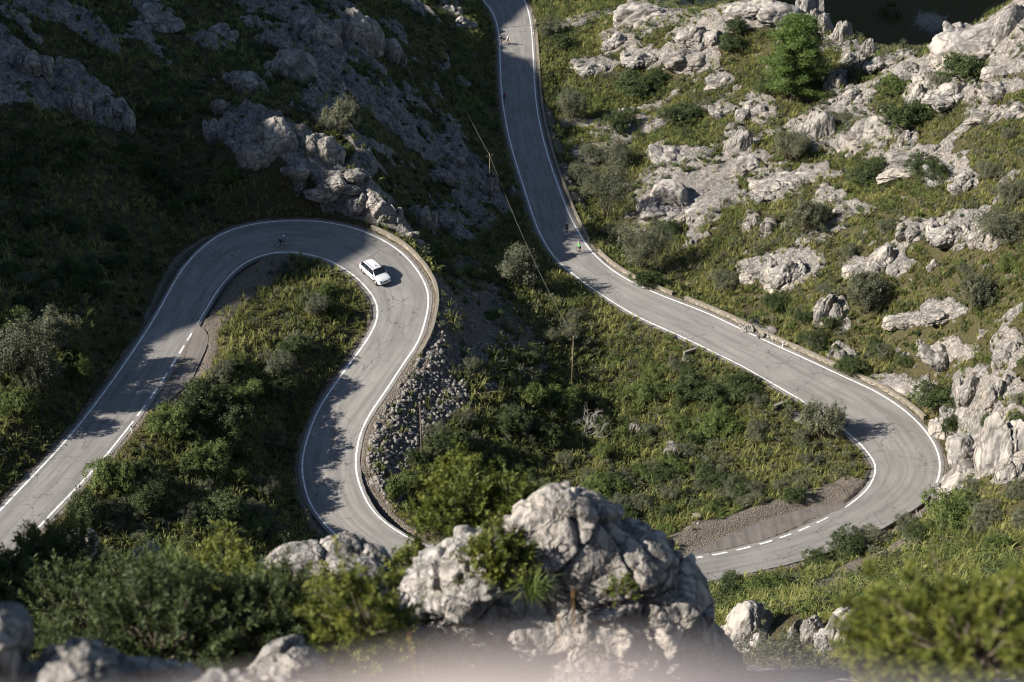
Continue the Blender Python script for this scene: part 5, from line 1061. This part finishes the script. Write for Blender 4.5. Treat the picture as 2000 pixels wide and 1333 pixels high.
sprig_bush('juniper_bush', (1915, 1285, 9.0), .60, .44, 540, 60, .17, .045, 'juniper', 'dense yellow green juniper bush filling the bottom right corner', 'shrub', 44, .5)
sprig_bush('juniper_bush', (1760, 1310, 9.6), .38, .32, 260, 60, .16, .045, 'juniper', 'smaller juniper bush leaning out of the corner bush', 'shrub', 45, .6)
sprig_bush('juniper_bush', (1550, 1352, 36), 1.5, .8, 420, 50, .35, .10, 'shrub_olive', 'grey green juniper bush in front of the three near boulders', 'shrub', 46, .4)
sprig_bush('seedling', (1213, 1155, 18.4), .14, .15, 40, 40, .12, .05, 'juniper', 'tiny green seedling in a crack of the crag', 'plant', 47, .6)
def tuft_thing(px, size, n, label, seed, matl='grass', wid=.012):
    q = at_depth(*px); r = np.random.default_rng(seed); V, F, T = tufts(r.normal(0, .05, n), r.normal(0, .05, n), np.zeros(n), np.full(n, size), 16, r, wid)
    tag(link('grass_tuft', new_mesh('grass_tuft', V, F, M[matl], False, {'tint': T}), None, tuple(q)), label, 'grass tuft')
crag('unseen_shade_crag', (-640, 1160, 20), [(0, 0, 0, 1.6, 4.2, 3.4, 0), (-1.5, 1, -1, 1.6, 3, 3, 0)], .12, 1.2, 'added unseen crag that shades the dark thicket', 19)['kind'] = 'structure'  # unseen crag added outside the frame to cast shade over the thicket
crag('unseen_shade_crag', (-420, 1205, 9.5), [(0, 0, 0, .85, 1.7, 1.5, 0), (-.6, .2, -.5, .8, 1.2, 1.2, 0)], .07, .7, 'added unseen crag that shades the near boulders', 20)['kind'] = 'structure'  # second unseen crag, added to keep the corner boulders partly in shade
tuft_thing((1042, 1165, 18.6), .42, 9, 'fresh green grass tuft in the cleft of the crag', 51, 'shrub_green')
tuft_thing((330, 1130, 21), .6, 9, 'long green grass tuft standing in the left thicket', 54, 'shrub_green')
M['stalk'] = flat('dry_stalk', (0.36, 0.20, 0.06), 0.8)
for u, v, d, H, lb in [(1118, 1285, 9.5, .52, 'single dry orange stalk in front of the crag'), (1092, 1290, 9.0, .30, 'shorter dry stalk left of the orange one'), (808, 1330, 8.0, .28, 'thin dry stalk left of the crag foot')]:
    q = at_depth(u, v, d); t = MB(); t.tube([(0, 0, -.25), (.005, 0, H * .5), (-.01, 0, H)], [.003, .0025, .002], 5); t.tube([(-.01, 0, H), (-.012, 0, H + .05), (-.01, 0, H + .11)], [.002, .005, .001], 5); tag(t.build('dry_stalk', M['stalk'], None, True, tuple(q)), lb, 'plant stalk')
# viewpoint wall right in front of the camera, far out of focus
p = MB(); n = 60; xs = np.sign(np.linspace(-1, 1, n)) * 3 * np.abs(np.linspace(-1, 1, n)) ** 2.2
M['viewwall'] = flat('pink_stone', (0.38, 0.325, 0.305), 0.9, 0, .12, 3)
tz = .018 * fbm2(xs * 3.1, xs * 0 + .3, 3, 5) + .012 * fbm2(xs * 9, xs * 0, 3, 6) - .022 * np.clip((np.abs(xs - .02) - .03) / .12, 0, 1.3)
sec = np.array([(.06, -1.6), (.06, -.02), (.08, 0), (.34, .0), (.36, -.015), (.36, -1.6)])
WV = np.stack([np.stack([np.repeat(xs[i], 6), sec[:, 0], sec[:, 1] + np.where(sec[:, 1] > -1, tz[i], 0)], 1) for i in range(n)], 0)
WV[:, :, 2] += CAMZ - .370
wi = np.arange(n * 6).reshape(n, 6); WF = np.concatenate([np.stack([wi[:-1, j], wi[1:, j], wi[1:, (j + 1) % 6], wi[:-1, (j + 1) % 6]], 1) for j in range(6)])
tag(link('viewpoint_wall', new_mesh('viewpoint_wall', WV.reshape(-1, 3), [WF, np.array([wi[0, ::-1], wi[-1]])], M['viewwall'])), 'out of focus pinkish stone wall along the bottom edge', 'wall')
# ------------------------------------------------------------------ labels: each sown rock and shrub by its look and the landmark next to it
MARKS = [(730, 533, 'the white car'), (551, 475, 'the crouching cyclist'), (1131, 484, 'the green cyclist'), (1106, 447, 'the black clad cyclist'), (985, 192, 'the cyclist in red'), (992, 80, 'the topmost cyclists'),
 (1545, 120, 'the tall pine'), (1185, 380, 'the gully olive tree'), (1252, 490, 'the parapet olive tree'), (1120, 206, 'the rounded olive tree'), (1604, 824, 'the roadside olive'), (1690, 584, 'the split rock olive'), (1902, 570, 'the frame edge olive'), (1572, 430, 'the wide slope olive'), (1542, 294, 'the slab olive tree'), (666, 238, 'the pale hillside olive'), (1012, 528, 'the gully bank olive'), (50, 700, 'the big left olive'), (118, 655, 'the upright olive'),
 (1120, 700, 'the dead bush pole'), (957, 345, 'the shaded utility pole'), (825, 840, 'the scree pole'), (1145, 800, 'the dead bush'), (1347, 690, 'the upper culvert'), (1524, 795, 'the lower culvert'), (1528, 672, 'the parapet marker post'), (1755, 783, 'the lower parapet end'), (1770, 990, 'the twiggy bare bush'), (1840, 900, 'the right bend'), (1580, 1215, 'the three near boulders'), (1340, 360, 'the big pale slab'), (1692, 250, 'the fluted crags'), (1800, 310, 'the long tilted slab'),
 (1930, 62, 'the top corner slope'), (1375, 66, 'the ridge boulders'), (1450, 20, 'the top ridge'), (1870, 445, 'the jointed outcrop'), (1552, 520, 'the twin blocks'), (1850, 684, 'the smooth low slab'), (1925, 850, 'the roadside cliff'), (1650, 1125, 'the gravel path'), (1240, 836, 'the lone basin rock'), (1312, 884, 'the pale basin rock'), (1480, 1025, 'the brown lay-by'), (1640, 945, 'the inner right bend'),
 (524, 282, 'the fluted sunlit crag'), (430, 235, 'the balanced rocks'), (700, 380, 'the tumbled blocks'), (845, 570, 'the curved parapet'), (900, 760, 'the scree bank'), (258, 842, 'the left road post'), (390, 700, 'the left lay-by'), (640, 780, 'the middle road edge'), (600, 620, 'the grassy island'), (560, 960, 'the lower island tip'), (200, 940, 'the left road end'), (200, 450, 'the dark left slope'), (60, 120, 'the top left shade'), (300, 60, 'the shaded top rocks'), (620, 90, 'the shaded rock face'), (880, 300, 'the dark roadside slope'), (900, 60, 'the lit top verge'), (1080, 250, 'the shaded scree strip'), (1400, 930, 'the basin middle'), (1000, 880, 'the basin thicket')]
ORD = ['', 'second', 'third', 'fourth', 'fifth', 'sixth', 'seventh', 'eighth', 'ninth', 'tenth', 'eleventh', 'twelfth', 'thirteenth', 'fourteenth', 'fifteenth', 'sixteenth', 'seventeenth', 'eighteenth', 'nineteenth', 'twentieth']
MK = np.array([(a, b) for a, b, c in MARKS], float); buckets = {}
med = {}
for o_, u, v, w, look, cat in REG: med.setdefault(look, []).append(w)
for o_, u, v, w, look, cat in REG:
    pp = proj(np.array(o_.location)); u, v = float(pp[0]), float(pp[1]); d = np.hypot(MK[:, 0] - u, MK[:, 1] - v); k = int(d.argmin()); dx, dy = u - MK[k, 0], v - MK[k, 1]
    if abs(dx) < 1e-9: dx = 1e-9
    side = ('right of' if dx > 0 else 'left of') if abs(dx) > abs(dy) else ('below' if dy > 0 else 'above')
    sz_ = 'large ' if w > np.quantile(med[look], .7) else ('little ' if w < np.quantile(med[look], .3) else '')
    if look.startswith('small'): sz_ = ''
    buckets.setdefault((sz_ + look, side, k), []).append((d[k], o_, cat))
for (look, side, k), L in buckets.items():
    for i, (dd_, o_, cat) in enumerate(sorted(L, key=lambda t: t[0])):
        o_['label'] = look + ' ' + side + ' ' + MARKS[k][2] if i == 0 else '%s, %s nearest %s on its %s side' % (look, ORD[min(i, 19)], MARKS[k][2], {'right of': 'right', 'left of': 'left', 'below': 'lower', 'above': 'upper'}[side])
        o_['category'] = cat; o_['group'] = 'rock outcrops on the slopes' if cat == 'rock' else 'shrubs on the slopes'
